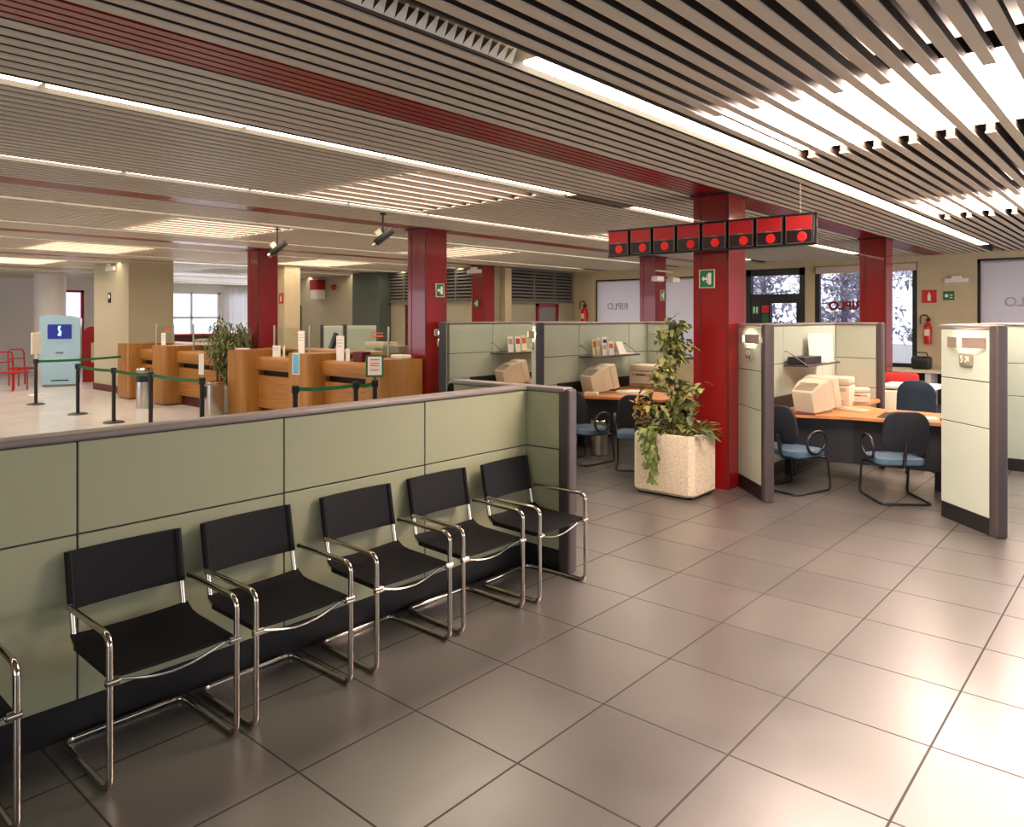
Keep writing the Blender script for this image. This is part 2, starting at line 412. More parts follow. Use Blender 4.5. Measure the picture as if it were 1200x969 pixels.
def wall_x(name, x0, x1, ya, yb, za, zb, holes, mat):
    """wall in a plane x = const with rectangular openings (y0,y1,z0,z1)"""
    mb = MB(); ys = sorted({ya, yb, *[h[0] for h in holes], *[h[1] for h in holes]}); zs = sorted({za, zb, *[h[2] for h in holes], *[h[3] for h in holes]})
    for i in range(len(ys)-1):
        for j in range(len(zs)-1):
            cy = (ys[i]+ys[i+1])/2; cz = (zs[j]+zs[j+1])/2
            if any(h[0] < cy < h[1] and h[2] < cz < h[3] for h in holes): continue
            mb.box(x0, x1, ys[i], ys[i+1], zs[j], zs[j+1])
    return struct(mb.build(name, mat, smooth=False))
def wall_y(name, y0, y1, xa, xb, za, zb, holes, mat):
    mb = MB(); xs = sorted({xa, xb, *[h[0] for h in holes], *[h[1] for h in holes]}); zs = sorted({za, zb, *[h[2] for h in holes], *[h[3] for h in holes]})
    for i in range(len(xs)-1):
        for j in range(len(zs)-1):
            cx = (xs[i]+xs[i+1])/2; cz = (zs[j]+zs[j+1])/2
            if any(h[0] < cx < h[1] and h[2] < cz < h[3] for h in holes): continue
            mb.box(xs[i], xs[i+1], y0, y1, zs[j], zs[j+1])
    return struct(mb.build(name, mat, smooth=False))
YB = 12.95
wall_x('wall_right', XW, XW+0.3, -5, YB, 0, 3.4,
       [(6.3, 7.72, 0, 2.96), (3.95, 6.08, 0.72, 2.97), (-4.6, 2.86, 0.72, 2.98), (8.75, 12.2, 0.72, 2.86)], M['beige'])
wall_y('wall_back', YB, YB+0.3, 13.75, XW+0.3, 0, 3.4, [], M['grey_wall'])
wall_x('wall_hall', 14.0, 14.3, 13.25, 24.0, 0, 3.4, [(21.6, 22.5, 0, 2.15)], M['grey_wall'])
wall_y('wall_recess', 24.0, 24.3, 14.0, 19.5, 0, 3.4, [], M['grey_wall'])
wall_y('wall_far', YE, YE+0.3, -5, 19.5, 0, 3.4, [(8.6, 9.8, 0.1, 2.75), (12.5, 14.8, 0.7, 2.8), (15.0, 17.4, 0.7, 2.8)], M['white_wall'])
wall_x('wall_far_right', 19.2, 19.5, 24.0, YE, 0, 3.4, [], M['white_wall'])
wall_x('wall_left', -5.3, -5, -5, YE, 0, 3.4, [(14, 24, 0.5, 2.9), (-3.8, 0.8, 0.5, 2.9)], M['white_wall'])  # both openings are made up, to go with the left and rear fill lamps
wall_y('wall_near', -5.3, -5, -5.3, XW+0.3, 0, 3.4, [(1.0, 8.0, 0.5, 2.95), (9.0, 16.0, 0.5, 2.95)], M['beige'])
# near windows behind the camera side
for n, (a, b) in enumerate(((1.0, 8.0), (9.0, 16.0))):
    w = MB()
    for x in (a, (a+b)/2-0.03, b-0.06): w.box(x, x+0.06, -5.2, -5.05, 0.5, 2.95)
    for z in (0.5, 2.89): w.box(a, b, -5.2, -5.05, z, z+0.06)
    wo = struct(w.build('window_%d' % (n+5), M['winframe'], smooth=False))
    box(a, b, -5.13, -5.12, 0.5, 2.95).build('pane', M['glass'], wo, smooth=False)

def framed(name, y0, y1, z0, z1, th, bars=(), mat=None, hz=()):
    f = MB(); X0, X1 = XW+0.03, XW+0.13
    f.box(X0, X1, y0, y0+th, z0, z1); f.box(X0, X1, y1-th, y1, z0, z1)
    f.box(X0, X1, y0, y1, z0, z0+th); f.box(X0, X1, y0, y1, z1-th, z1)
    for b in bars: f.box(X0, X1, b-0.035, b+0.035, z0, z1)
    for b in hz: f.box(X0, X1, y0, y1, b-0.06, b+0.06)
    return struct(f.build(name, mat or M['winframe'], smooth=False))
# window with red lettering
w1 = framed('window_1', 3.95, 6.08, 0.72, 2.97, 0.1)
box(XW+0.09, XW+0.1, 4.0, 6.0, 0.8, 2.9).build('pane', M['glass'], w1, smooth=False)
MB().rbox(XW-0.04, XW+0.08, 3.97, 6.06, 2.8, 2.96, 0.02).build('valance', M['valance'], w1, smooth=False)
TX = lambda y, z: frame((XW+0.06, y, z), (0, 1, 0), (0, 0, 1))
lt = text_mb('RIPLO', 0.25, TX(5.42, 2.06) @ Matrix.Diagonal((1.1, 1, 1, 1)), depth=0.01, bold=0.013)
set_at(lt, 'window_lettering', M['letter'], 'dark red mirrored letters RIPLO on the clear window glass', 'lettering', smooth=False)
# door with transom
d1 = struct(MB().box(XW-0.02, XW+0.14, 6.3, 6.42, 0, 2.96).box(XW-0.02, XW+0.14, 7.6, 7.72, 0, 2.96).box(XW-0.02, XW+0.14, 6.3, 7.72, 2.8, 2.96)
            .box(XW, XW+0.12, 6.42, 7.6, 2.14, 2.36).box(XW, XW+0.12, 7.12, 7.6, 0, 2.14).box(XW, XW+0.12, 6.42, 6.5, 0, 2.14).box(XW, XW+0.12, 6.42, 7.6, 0, 0.4).build('door_1', M['winframe'], smooth=False))
box(XW+0.06, XW+0.07, 6.42, 7.6, 2.36, 2.8).build('transom_pane', M['glass'], d1, smooth=False)
box(XW+0.06, XW+0.07, 6.5, 7.12, 0.4, 2.14).build('pane', M['glass'], d1, smooth=False)
MB().rbox(XW-0.06, XW-0.03, 7.0, 7.03, 0.95, 1.25, 0.008).build('door_handle', M['chrome'], d1)
def small_sign(name, label, cat, T, w, h, mat, marks, th=0.012, frame_mat=None):
    """flat sign in local xy plane facing +z of T; marks: (x0,x1,y0,y1,mat) rectangles or ('poly',pts,mat)"""
    loc = T.translation.copy()
    t = thing(name, label, cat, loc)
    mb = MB(); mb.rbox(-w/2, w/2, -h/2, h/2, 0, th, 0.002, 1, T=T); mb.build('face', mat, t, smooth=False)
    by = {}
    for k in marks:
        m = k[-1]; b = by.setdefault(m, MB())
        if k[0] == 'poly': b.prism([(p[0], p[1]) for p in k[1]], th, th+0.003, T=T)
        else: b.box(k[0], k[1], k[2], k[3], th, th+0.003, T=T)
    for m, b in by.items(): b.build('symbol', M[m], t, smooth=False)
    if frame_mat:
        f = MB()
        for q in ((-w/2-.008, -w/2, -h/2-.008, h/2+.008), (w/2, w/2+.008, -h/2-.008, h/2+.008), (-w/2, w/2, -h/2-.008, -h/2), (-w/2, w/2, h/2, h/2+.008)): f.box(*q, 0, th+.002, T=T)
        f.build('border', M[frame_mat], t, smooth=False)
    return t
FX = lambda x, y, z: frame((x, y, z), (0, -1, 0), (0, 0, 1))      # faces -x
FY = lambda x, y, z: frame((x, y, z), (1, 0, 0), (0, 0, 1))       # faces -y
def exit_marks(w, h):
    return [(w*0.1, w*0.32, -h*0.34, h*0.34, 'white'), ('poly', [(-w*0.36, 0.0), (-w*0.2, h*0.16), (-w*0.2, h*0.06), (w*0.02, h*0.06), (w*0.02, -h*0.06), (-w*0.2, -h*0.06), (-w*0.2, -h*0.16)], 'white'),
            ('poly', [(-w*0.02, h*0.2), (w*0.04, h*0.26), (w*0.08, h*0.2), (w*0.04, h*0.14)], 'white'), (-w*.02, w*.06, -h*.25, h*.12, 'white')]
small_sign('door_sign', 'small green pictogram sign on dark door, left one', 'sign', FX(XW-0.001, 7.48, 1.98), 0.17, 0.2, M['green'], [(-.05, -.02, -.07, .07, 'white'), (.02, .05, -.07, .07, 'white')])
small_sign('door_sign', 'small dark red notice on dark door, above the green one', 'sign', FX(XW-0.001, 7.24, 2.0), 0.17, 0.18, M['signred'], [(-.05, .05, -.01, .01, 'reddark')])
small_sign('door_sign', 'dark green notice on dark door, below the red one', 'sign', FX(XW-0.001, 7.24, 1.77), 0.17, 0.22, M['greenbelt'], [(-.05, .05, .03, .05, 'green'), (-.06, .06, -.04, -.02, 'green')])
# frosted windows
w2 = framed('window_2', 8.75, 12.2, 0.72, 2.86, 0.06, bars=(10.45,))
box(XW+0.02, XW+0.03, 8.8, 12.15, 0.75, 2.82).build('blind', M['blind'], w2, smooth=False)
set_at(text_mb('RIPLO', 0.26, frame((XW-0.0, 11.45, 2.1), (0, 1, 0), (0, 0, 1)), depth=0.01), 'window_lettering', M['ghost'], 'pale ghosted mirrored letters on the frosted window left of the middle far red column', 'lettering', smooth=False)
w3 = framed('window_3', -4.6, 2.86, 0.72, 2.98, 0.07, bars=(-0.9,))
box(XW+0.02, XW+0.03, -4.55, 2.8, 0.75, 2.94).build('blind', M['blind'], w3, smooth=False)
set_at(text_mb('RIPLO', 0.26, frame((XW-0.0, 2.05, 2.1), (0, 1, 0), (0, 0, 1)), depth=0.01), 'window_lettering', M['ghost'], 'pale ghosted mirrored letters on the frosted window at far right', 'lettering', smooth=False)
# far windows with blinds
for n, (a, b, z0, z1) in enumerate(((8.6, 9.8, 0.1, 2.75), (12.5, 14.8, 0.7, 2.8), (15.0, 17.4, 0.7, 2.8))):
    f = MB()
    for x in (a, b-0.08, (a+b)/2-0.03): f.box(x, x+0.08 if x != (a+b)/2-0.03 else x+0.06, YE+0.05, YE+0.15, z0, z1)
    for z in (z0, z1-0.08) + ((1.75,) if n else ()): f.box(a, b, YE+0.05, YE+0.15, z, z+0.08)
    wo = struct(f.build('window_%d' % (n+8), M['redfab'] if n == 0 else M['white_wall'], smooth=False))
    box(a, b, YE+0.16, YE+0.17, z0, z1).build('pane', M['glass'], wo, smooth=False)
# curtain by far window
cv = MB(); pts = []
for k in range(61):
    x = 14.85+k*0.03; pts.append((x, YE-0.12+0.035*math.sin(k*0.9)))
vs = [(x, y, z) for z in (0.2, 3.0) for x, y in pts]; cv.add(vs, [(k, k+1, 61+k+1, 61+k) for k in range(60)])
set_at(cv, 'curtain', M['frost'], 'long pale pleated curtain beside the far bright window', 'curtain')

# louvre grilles along back wall tops
def grille(name, label, axis, c, a0, a1, z0, z1, bars):
    t = thing(name, label, 'vent grille', (c, (a0+a1)/2, z0) if axis == 'x' else ((a0+a1)/2, c, z0))
    bk = MB(); sl = MB(); mu = MB()
    def bx(m, p0, p1, q0, q1, r0, r1):
        if axis == 'x': m.box(c-q1, c-q0, p0, p1, r0, r1)
        else: m.box(p0, p1, c-q1, c-q0, r0, r1)
    bx(bk, a0, a1, 0, 0.01, z0, z1)
    nn = 9
    for k in range(nn):
        z = z0+(z1-z0)*(k+0.2)/nn; bx(sl, a0, a1, 0.015, 0.07, z, z+0.045)
    for b in bars: bx(mu, b-0.025, b+0.025, 0.012, 0.085, z0, z1)
    bx(mu, a0, a1, 0.012, 0.09, z0-0.04, z0); bx(mu, a0, a1, 0.012, 0.09, z1, z1+0.02)
    bk.build('recess', M['louver_dark'], t, smooth=False); sl.build('slats', M['louver'], t, smooth=False); mu.build('frame', M['louver'], t, smooth=False)
    return t
grille('louvre_grille', 'wide dark louvre grille on back wall right of the far red column', 'y', YB, 14.6, 17.4, 2.25, 3.05, [15.6, 16.5])
grille('louvre_grille', 'dark louvre grille on grey wall between the two left red columns', 'x', 14.0, 13.3, 15.6, 2.25, 3.05, [14.2, 15.0])
grille('louvre_grille', 'narrow dark louvre grille left of the left red column', 'x', 14.0, 15.75, 17.0, 2.25, 3.05, [16.3])
set_at(MB().rbox(14.3, 14.55, YB-0.18, YB, 0, 3.09, 0.01), 'wall_pilaster', M['beige'], 'narrow beige pilaster beside the far left-hand red column', 'pilaster', smooth=False)
# small framed hatch in back wall
w = MB()
for q in ((15.75, 15.83, 0, 2.18), (16.62, 16.7, 0, 2.18), (15.75, 16.7, 2.1, 2.18)): w.box(q[0], q[1], YB-0.06, YB, q[2], q[3])
do = struct(w.build('door_2', M['red'], smooth=False)); box(15.83, 16.62, YB-0.02, YB-0.005, 0, 2.1).build('door_panel', M['grey'], do, smooth=False)
w = MB()
for q in ((15.25, 15.31, 0, 2.16), (16.2, 16.26, 0, 2.16), (15.25, 16.26, 2.1, 2.16)): w.box(13.94, 14.0, q[0], q[1], q[2], q[3])
do = struct(w.build('door_3', M['reddark'], smooth=False)); box(13.98, 13.995, 15.31, 16.2, 0, 2.1).build('door_panel', M['grey_wall'], do, smooth=False)
# dark doorway in hall wall
do = struct(MB().box(13.97, 14.28, 21.55, 21.6, 0, 2.2).box(13.97, 14.28, 22.5, 22.55, 0, 2.2).box(13.97, 14.28, 21.55, 22.55, 2.15, 2.2).build('door_4', M['winframe'], smooth=False))
box(14.2, 14.24, 21.6, 22.5, 0, 2.15).build('door_panel', M['blackplastic'], do, smooth=False)
set_at(MB().rbox(13.55, 13.99, 16.95, 18.2, 0, 3.09, 0.02), 'wall_pier', M['green_dark'], 'dark grey-green wall pier behind the teller counter end', 'pillar', smooth=False)

# ------------------------------------------------------------------ columns
def column(x, y, label):
    t = thing('red_column', label, 'column', (x+0.21, y+0.2, 0))
    MB().rbox(x, x+0.42, y, y+0.4, 0, ZC+0.04, 0.006, 2).build('cladding', M['red'], t, smooth=False)
    g = MB()
    for px in (0.09, ): g.box(x-0.003, x+0.001, y+0.4-px-0.006, y+0.4-px+0.006, 0.02, ZC)
    g.box(x-0.006, x+0.012, y-0.006, y+0.012, 0.02, ZC)
    g.build('joint_strip', M['reddark'], t, smooth=False)
    c = MB(); c.box(x-0.03, x+0.47, y-0.03, y+0.43, ZC-0.012, ZC+0.004); c.build('ceiling_collar', M['plinth'], t, smooth=False)
    return t
column(7.31, 3.42, 'tall glossy red column behind the stone planter, under the hanging sign board')
column(13.1, 3.42, 'glossy red column in front of the lettered window at right')
column(7.31, 8.07, 'glossy red column at the right end of the wooden teller counters')
column(7.5, 13.0, 'dark red column farthest left, behind the teller counters')
column(13.42, 12.72, 'red column against the back louvre grilles, left of the wide grille')
column(13.85, 8.1, 'red column in the middle distance below left end of sign board')
# beige and white pillars
set_at(MB().rbox(7.2, 8.25, 18.2, 20.3, 0, ZC, 0.01), 'beige_pillar', M['plaster'], 'massive beige plastered pillar behind the left teller counter', 'pillar', smooth=False)
struct(MB().box(7.18, 8.27, 18.18, 20.32, 0, 0.16).build('baseboard_pillar', M['plinthred'], smooth=False))
set_at(MB().lathe([(0.42, 0), (0.42, ZC)], 32, (7.75, 25.3, 0)), 'white_pillar', M['white_wall'], 'round pale pillar behind the blue kiosk at far left', 'pillar')
set_at(MB().rbox(10.3, 10.75, 16.6, 17.0, 0, ZC, 0.01), 'beige_pillar', M['beige'], 'slim beige pillar right of the farthest left red column', 'pillar', smooth=False)

# ------------------------------------------------------------------ partitions
ROWS = [0.14, 0.88, 1.263, 1.70]
def run(t, p0, p1, cols, rows, th=0.09, plinth=True, pmat=None):
    """cells of panels along p0->p1; cols are distances from p0"""
    p0 = Vector((*p0, 0)); p1 = Vector((*p1, 0)); d = (p1-p0); L = d.length; a = math.atan2(d.y, d.x); T = Tm(p0.x, p0.y, 0, a)
    box(0.01, L-0.01, -th/2+0.008, th/2-0.008, rows[0]-0.05, rows[-1]-0.002, T=T).build('core', M['core'], t, smooth=False)
    cc = [0]+[c for c in cols if 0 < c < L-0.03]+[L]
    for i in range(len(cc)-1):
        for j in range(len(rows)-1):
            MB().rbox(cc[i]+0.004, cc[i+1]-0.004, -th/2, th/2, rows[j]+0.004, rows[j+1]-0.004, 0.003, 1, T=T).build('panel', pmat or M['panel'], t, smooth=False)
    box(0, L, -th/2+0.004, th/2-0.004, 0, rows[0], T=T).build('plinth', M['plinth'], t, smooth=False)
    MB().rbox(-0.02, L+0.02, -th/2-0.012, th/2+0.012, rows[-1], rows[-1]+0.035, 0.012, 3, T=T).build('top_rail', M['rail'], t)
def endpost(t, x, y, a, h, mat='post', w=0.1, d=0.1):
    MB().rbox(-w/2, w/2, -d/2, d/2, 0, h, 0.018, 3, T=Tm(x, y, 0, a)).build('end_post', M[mat], t)
# low partition with chairs
pt = thing('low_partition', 'long low sage green office partition behind the row of black chairs', 'partition', (1.7, 3.58, 0))
LR = [0.15, 0.865, 1.268]
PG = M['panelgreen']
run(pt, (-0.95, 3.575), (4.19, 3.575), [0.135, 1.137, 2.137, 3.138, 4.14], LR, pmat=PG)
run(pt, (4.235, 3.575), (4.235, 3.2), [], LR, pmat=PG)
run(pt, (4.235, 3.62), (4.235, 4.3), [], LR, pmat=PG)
endpost(pt, 4.235, 3.19, 0, 1.295)
# tall cubicle dividers with a 45 degree wing
def divider(label, jx, jy, ret=0.9, x1=10.5, mat='post', wing=0.62, extra=0.0):
    t = thing('cubicle_divider', label, 'partition', (jx, jy, 0))
    run(t, (jx+0.07, jy), (x1, jy), [8.62-jx-0.07, 9.93-jx-0.07], ROWS)
    a = PI/4; wx, wy = jx-wing*math.cos(a), jy-wing*math.sin(a)
    run(t, (wx, wy), (jx, jy), [], ROWS)
    endpost(t, wx-0.035, wy-0.035, a, 1.735, mat)
    if ret: 
        run(t, (x1, jy-0.05), (x1, jy-ret), [], ROWS)
        endpost(t, x1, jy-ret-0.04, 0, 1.735, mat, 0.1, 0.09)
    return t
WJ = {'A': (7.60, 8.0), 'B': (7.68, 6.33), 'C': (7.60, 3.40), 'D': (7.68, 1.50)}
divider('tall pale green cubicle divider farthest left, its dark post beside the left red column', *WJ['A'], ret=0.48, mat='postblue')
divider('tall pale green cubicle divider in the middle, behind the low partition end', *WJ['B'], ret=0.45, mat='postblue')
divider('tall pale green cubicle divider beside the main red column, with folder shelf', *WJ['C'], ret=0.56)
divider('tall pale green cubicle divider at far right carrying the number 5 plate', *WJ['D'], ret=0.72)
# wall lamps and number plates on the wings
def wing_frame(k, s, z):
    jx, jy = WJ[k]; a = PI/4; off = 0.047
    # face towards (-1,1)/sqrt2 rotated: left side of wing faces (-x,+y)?  camera side is (-x,-y) normal (-1, 1) or (1,-1)
    p = Vector((jx-s*math.cos(a), jy-s*math.sin(a), z)); nrm = Vector((-math.sin(a), math.cos(a), 0))
    return frame(p+nrm*off, (-math.cos(a), -math.sin(a), 0), (0, 0, 1))
def lamp(k, label):
    T = wing_frame(k, 0.36, 1.585); T2 = T
    t = thing('wall_lamp', label, 'wall lamp', T.translation.copy())
    arc = [(-0.24+0.48*j/14, 0.02+0.055*math.sin(PI*j/14)) for j in range(15)]
    b = MB(); poly = arc+[(x, y-0.008) for x, y in reversed(arc)]
    # local: x along wing, y up, z outwards -> prism along y
    S = T2 @ Matrix(((1, 0, 0, 0), (0, 0, 1, 0), (0, 1, 0, 0), (0, 0, 0, 1)))
    b.prism(poly, -0.045, 0.045, T=S); b.build('shade', M['lamp'], t)
    w = [(-0.03+0.06*j/3, 0.021+0.056*math.sin(PI*(0.45+0.1*j/3))) for j in range(4)]
    MB().prism(w+[(x, y-0.004) for x, y in reversed(w)], -0.036, 0.036, T=S).build('window', M['glowlow'], t)
    g = [(-0.14+0.28*j/10, 0.005+0.03*math.sin(PI*(0.15+0.7*j/10))) for j in range(11)]
    MB().prism(g+[(0.14, 0.004), (-0.14, 0.004)], -0.012, 0.012, T=S).build('bulb', M['glow'], t)
    MB().box(-0.06, 0.06, -0.03, 0.03, 0, 0.012, T=T).build('backplate', M['lamp'], t, smooth=False)
    return t
def plate(k, ch, label):
    T = wing_frame(k, 0.36, 1.44)
    t = thing('number_plate', label, 'sign', T.translation.copy())
    MB().rbox(-0.075, 0.075, -0.055, 0.055, 0, 0.03, 0.01, 2, T=T).build('plate', M['plate'], t)
    text_mb(ch, 0.085, T @ Matrix.Translation((-0.032, 0, 0.032))).build('number', M['white'], t, smooth=False)
    a = MB()
    for q in ((0.005, -0.025, 0.05, 0.02),):
        a.prism([(0.004, -0.024), (0.012, -0.032), (0.05, 0.008), (0.042, 0.016)], 0.03, 0.034, T=T)
        a.prism([(0.016, 0.026), (0.058, 0.026), (0.058, -0.016), (0.048, -0.016), (0.048, 0.016), (0.016, 0.016)], 0.03, 0.034, T=T)
    a.build('arrow', M['white'], t, smooth=False)
for k, c, w in (('A', '2', 'on the farthest left cubicle divider by the left red column'), ('B', '3', 'on the middle cubicle divider wing'), ('C', '4', 'on the divider wing beside the main red column'), ('D', '5', 'on the divider wing at far right')):
    lamp(k, 'curved grey wall lamp ' + w)
    plate(k, c, 'number %s plate ' % c + w)
# ------------------------------------------------------------------ cantilever chairs
def cant_chair(loc, label):
    t = thing('cantilever_chair', label, 'chair', loc, 0, 'black cantilever chairs along the low partition')
    w = 0.255; r = 0.0125; zb = r
    MB().tube(fillet([(-w, .17, .60), (-w, -.25, .60), (-w, -.25, zb), (-w, .25, zb), (w, .25, zb), (w, -.25, zb), (w, -.25, .60), (w, .17, .60)], 0.055, 7), r, 12).build('frame', M['chrome'], t, world=False)
    u = w-0.024
    for s in (-1, 1):
        MB().tube(fillet([(s*u, .255, .80), (s*u, .185, .435), (s*u, -.245, .425)], 0.05, 7), r, 12).build('seat_rail', M['chrome'], t, world=False)
        MB().lathe([(0.009, 0), (0.016, 0.004), (0.016, 0.05), (0.009, 0.054)], 14, T=Tm(s*(w+0.018), -.25, .425, 0, 0, -s*PI/2)).build('bolt', M['chrome'], t, world=False)
        MB().lathe([(0.013, 0), (0.013, 0.022), (0.008, 0.026)], 14, T=Tm(s*w, .165, .60, 0, -PI/2)).build('end_cap', M['chrome'], t, world=False)
    # sling seat
    nx, ny = 13, 9; vs = []; fs = []
    def prof(v):
        y = -0.235+0.42*v
        z = 0.436+0.008*v
        if v > 0.85: z += (v-0.85)*0.22
        return y, z
    for th in (0, 1):
        for j in range(ny):
            y, z = prof(j/(ny-1))
            for i in range(nx):
                q = i/(nx-1)*2-1; x = q*(u+0.016)
                sag = 0.009*(1-q*q)
                vs.append((x, y, z-sag+(0.006 if th else -0.006)))
    N = nx*ny
    for j in range(ny-1):
        for i in range(nx-1):
            a = j*nx+i; fs += [(a, a+nx, a+nx+1, a+1), (N+a, N+a+1, N+a+nx+1, N+a+nx)]
    for i in range(nx-1):
        fs += [(i, i+1, N+i+1, N+i), ((ny-1)*nx+i+1, (ny-1)*nx+i, N+(ny-1)*nx+i, N+(ny-1)*nx+i+1)]
    for j in range(ny-1):
        fs += [(j*nx+nx, j*nx, N+j*nx, N+j*nx+nx), (j*nx+nx-1, j*nx+nx+nx-1, N+j*nx+nx+nx-1, N+j*nx+nx-1)]
    sm = MB().add(vs, fs)
    for s in (-1, 1): sm.tube([(s*u, -.225, .426), (s*u, .15, .434)], 0.0165, 10)
    sm.build('seat', M['leather'], t, world=False)
    # sling backrest
    bm_ = MB(); vs = []; fs = []; nz = 4
    for th in (0, 1):
        for j in range(nz):
            v = j/(nz-1); z = 0.575+0.232*v; yy = .185+(z-.435)*.192
            for i in range(nx):
                q = i/(nx-1)*2-1; vs.append((q*(u+0.012), yy+0.015*(1-q*q)+(0.005 if th else -0.008), z))
    N = nx*nz
    for j in range(nz-1):
        for i in range(nx-1):
            a = j*nx+i; fs += [(a, a+1, a+nx+1, a+nx), (N+a, N+a+nx, N+a+nx+1, N+a+1)]
    for i in range(nx-1): fs += [(i, N+i, N+i+1, i+1), ((nz-1)*nx+i, (nz-1)*nx+i+1, N+(nz-1)*nx+i+1, N+(nz-1)*nx+i)]
    bm_.add(vs, fs)
    for s in (-1, 1): bm_.tube([(s*u, .185+(.575-.435)*.192, .575), (s*u, .185+(.807-.435)*.192, .807)], 0.017, 10)
    bm_.build('backrest', M['leather'], t, world=False)
    MB().tube([(u*q/6, -.225+0.01*(1-(q/6)**2), .42-0.05*(1-(q/6)**2)**1.3) for q in range(-6, 7)], 0.006, 8).build('stretcher', M['chrome'], t, world=False)
    return t
CX = [1.372, 1.965, 2.636, 3.262, 3.885]
names = ['nearest the camera at lower left', 'second from the left in the row', 'in the middle of the row of five', 'fourth from the left in the row', 'farthest right, beside the partition wing']
c0 = cant_chair((CX[0], 3.245, 0), 'black sling chair with chrome tube frame, ' + names[0])
for k in range(1, 5): dup(c0, (CX[k], 3.245+(-0.03 if k == 4 else 0), 0), [0, 0.02, 0.0, -0.02, 0.03][k], 'black sling chair with chrome tube frame, ' + names[k])
dup(c0, (0.56, 3.245, 0), 0, 'black sling chair with chrome tube frame, cut by the left picture edge')

# ------------------------------------------------------------------ office chairs (front = -y)
def pad(w, h, th, r, curve=0.0, T=None, taper=1.0):
    """rounded pad in local xy, thickness along z, slightly dished"""
    bm = bmesh.new(); poly = []
    for cx, cy, a0 in ((w/2-r, h/2-r, 0), (-w/2+r, h/2-r, PI/2), (-w/2+r, -h/2+r, PI), (w/2-r, -h/2+r, 1.5*PI)):
        for j in range(7):
            a = a0+PI/2*j/6; x = cx+r*math.cos(a); y = cy+r*math.sin(a); poly.append((x*(1+(taper-1)*(y/h+0.5)), y))
    rings = [(0.9, -th/2), (0.98, -th*0.38), (1.0, 0), (0.98, th*0.38), (0.88, th/2), (0.5, th/2+0.004)]
    vs = []
    for sc, z in rings:
        for x, y in poly: vs.append((x*sc, y*sc, z+curve*((x/w*2)**2)))
    n = len(poly); fs = []
    for k in range(len(rings)-1):
        for j in range(n): fs.append((k*n+j, k*n+(j+1) % n, (k+1)*n+(j+1) % n, (k+1)*n+j))
    fs.append(tuple(range(n-1, -1, -1))); fs.append(tuple((len(rings)-1)*n+j for j in range(n)))
    return MB().add(vs, fs, T=T)
def back_T(y, z, tilt): return Tm(0, y, z) @ Matrix.Rotation(PI/2-tilt, 4, 'X')
def visitor_chair(loc, rz, label):
    t = thing('visitor_chair', label, 'chair', loc, rz, 'blue visitor chairs with black frames')
    pad(0.46, 0.44, 0.07, 0.09, 0.0, Tm(0, -0.02, 0.40)).build('seat', M['bluefab'], t, world=False)
    pad(0.45, 0.40, 0.05, 0.13, -0.03, back_T(0.215, 0.70, 0.17), 0.92).build('backrest', M['bluedark'], t, world=False)
    r = 0.012; w = 0.235
    MB().tube(fillet([(-0.16, 0.05, .355), (-w, -.22, .355), (-w, -.27, r), (-w, .27, r), (w, .27, r), (w, -.27, r), (w, -.22, .355), (0.16, 0.05, .355)], 0.06, 6), r, 10).build('frame', M['blackmetal'], t, world=False)
    MB().tube(fillet([(0, 0.0, .35), (0, .21, .35), (0, .26, .60)], .06, 5), 0.018, 8).build('back_support', M['blackplastic'], t, world=False)
    for s in (-1, 1):
        loop = [(s*(0.25+0.01*math.sin(a)), -0.02+0.15*math.cos(a)*(1.0 if math.cos(a) < 0 else 0.95), 0.52+0.115*math.sin(a)) for a in [2*PI*j/22 for j in range(22)]]
        MB().tube(loop, 0.014, 8, closed=True).build('armrest', M['blackplastic'], t, world=False)
    return t
rot = lambda fx, fy: math.atan2(fy, fx)+PI/2   # front -y turned to (fx,fy)
v0 = visitor_chair((7.84, 2.93, 0), rot(1, -0.32), 'blue visitor chair with dark back, close beside the divider wing at main column')
dup(v0, (8.06, 2.02, 0), rot(0.8, 0.6), 'blue visitor chair with loop arms in front of the desk, nearest the number 5 divider')
dup(v0, (7.62, 5.45, 0), rot(1, -0.1), 'blue visitor chair beside the low partition post, in the middle cubicle')
dup(v0, (7.72, 4.78, 0), rot(0.85, 0.5), 'dark blue visitor chair half hidden behind the stone planter')
dup(v0, (7.52, 7.35, 0), rot(1, -0.3), 'visitor chair whose back top just shows above low partition, farthest left cubicle')
def operator_chair(loc, rz, label):
    t = thing('operator_chair', label, 'chair', loc, rz)
    pad(0.48, 0.46, 0.08, 0.1, 0, Tm(0, 0, 0.46)).build('seat', M['bluemid'], t, world=False)
    pad(0.44, 0.52, 0.06, 0.17, -0.03, back_T(0.24, 0.78, 0.1)).build('backrest', M['bluemid'], t, world=False)
    MB().lathe([(0.03, 0.1), (0.03, 0.3), (0.02, 0.3), (0.02, 0.42)], 14).build('gas_column', M['blackmetal'], t, world=False)
    MB().tube(fillet([(0, 0, .40), (0, .25, .40), (0, .29, .65)], .06, 5), 0.02, 8).build('back_support', M['blackplastic'], t, world=False)
    for k in range(5):
        a = 2*PI*k/5; MB().tube([(0, 0, .12), (0.28*math.cos(a), 0.28*math.sin(a), 0.07)], [0.028, 0.016], 8).build('base_arm', M['blackplastic'], t, world=False)
        MB().lathe([(0.012, -0.02), (0.03, -0.018), (0.03, 0.018), (0.012, 0.02)], 12, T=Tm(0.28*math.cos(a), 0.28*math.sin(a), 0.03, a, PI/2)).build('caster', M['blackplastic'], t, world=False)
    return t
o0 = operator_chair((9.75, 2.3, 0), rot(-1, 0.1), 'petrol blue high-backed operator chair behind the desk at right')
dup(o0, (9.75, 5.05, 0), rot(-1, 0.2), 'petrol blue operator chair behind the middle cubicle desk')
rc = thing('red_chair', 'red chair with square padded back near the right red column base', 'chair', (12.3, 3.05, 0), rot(0.9, 0.4))
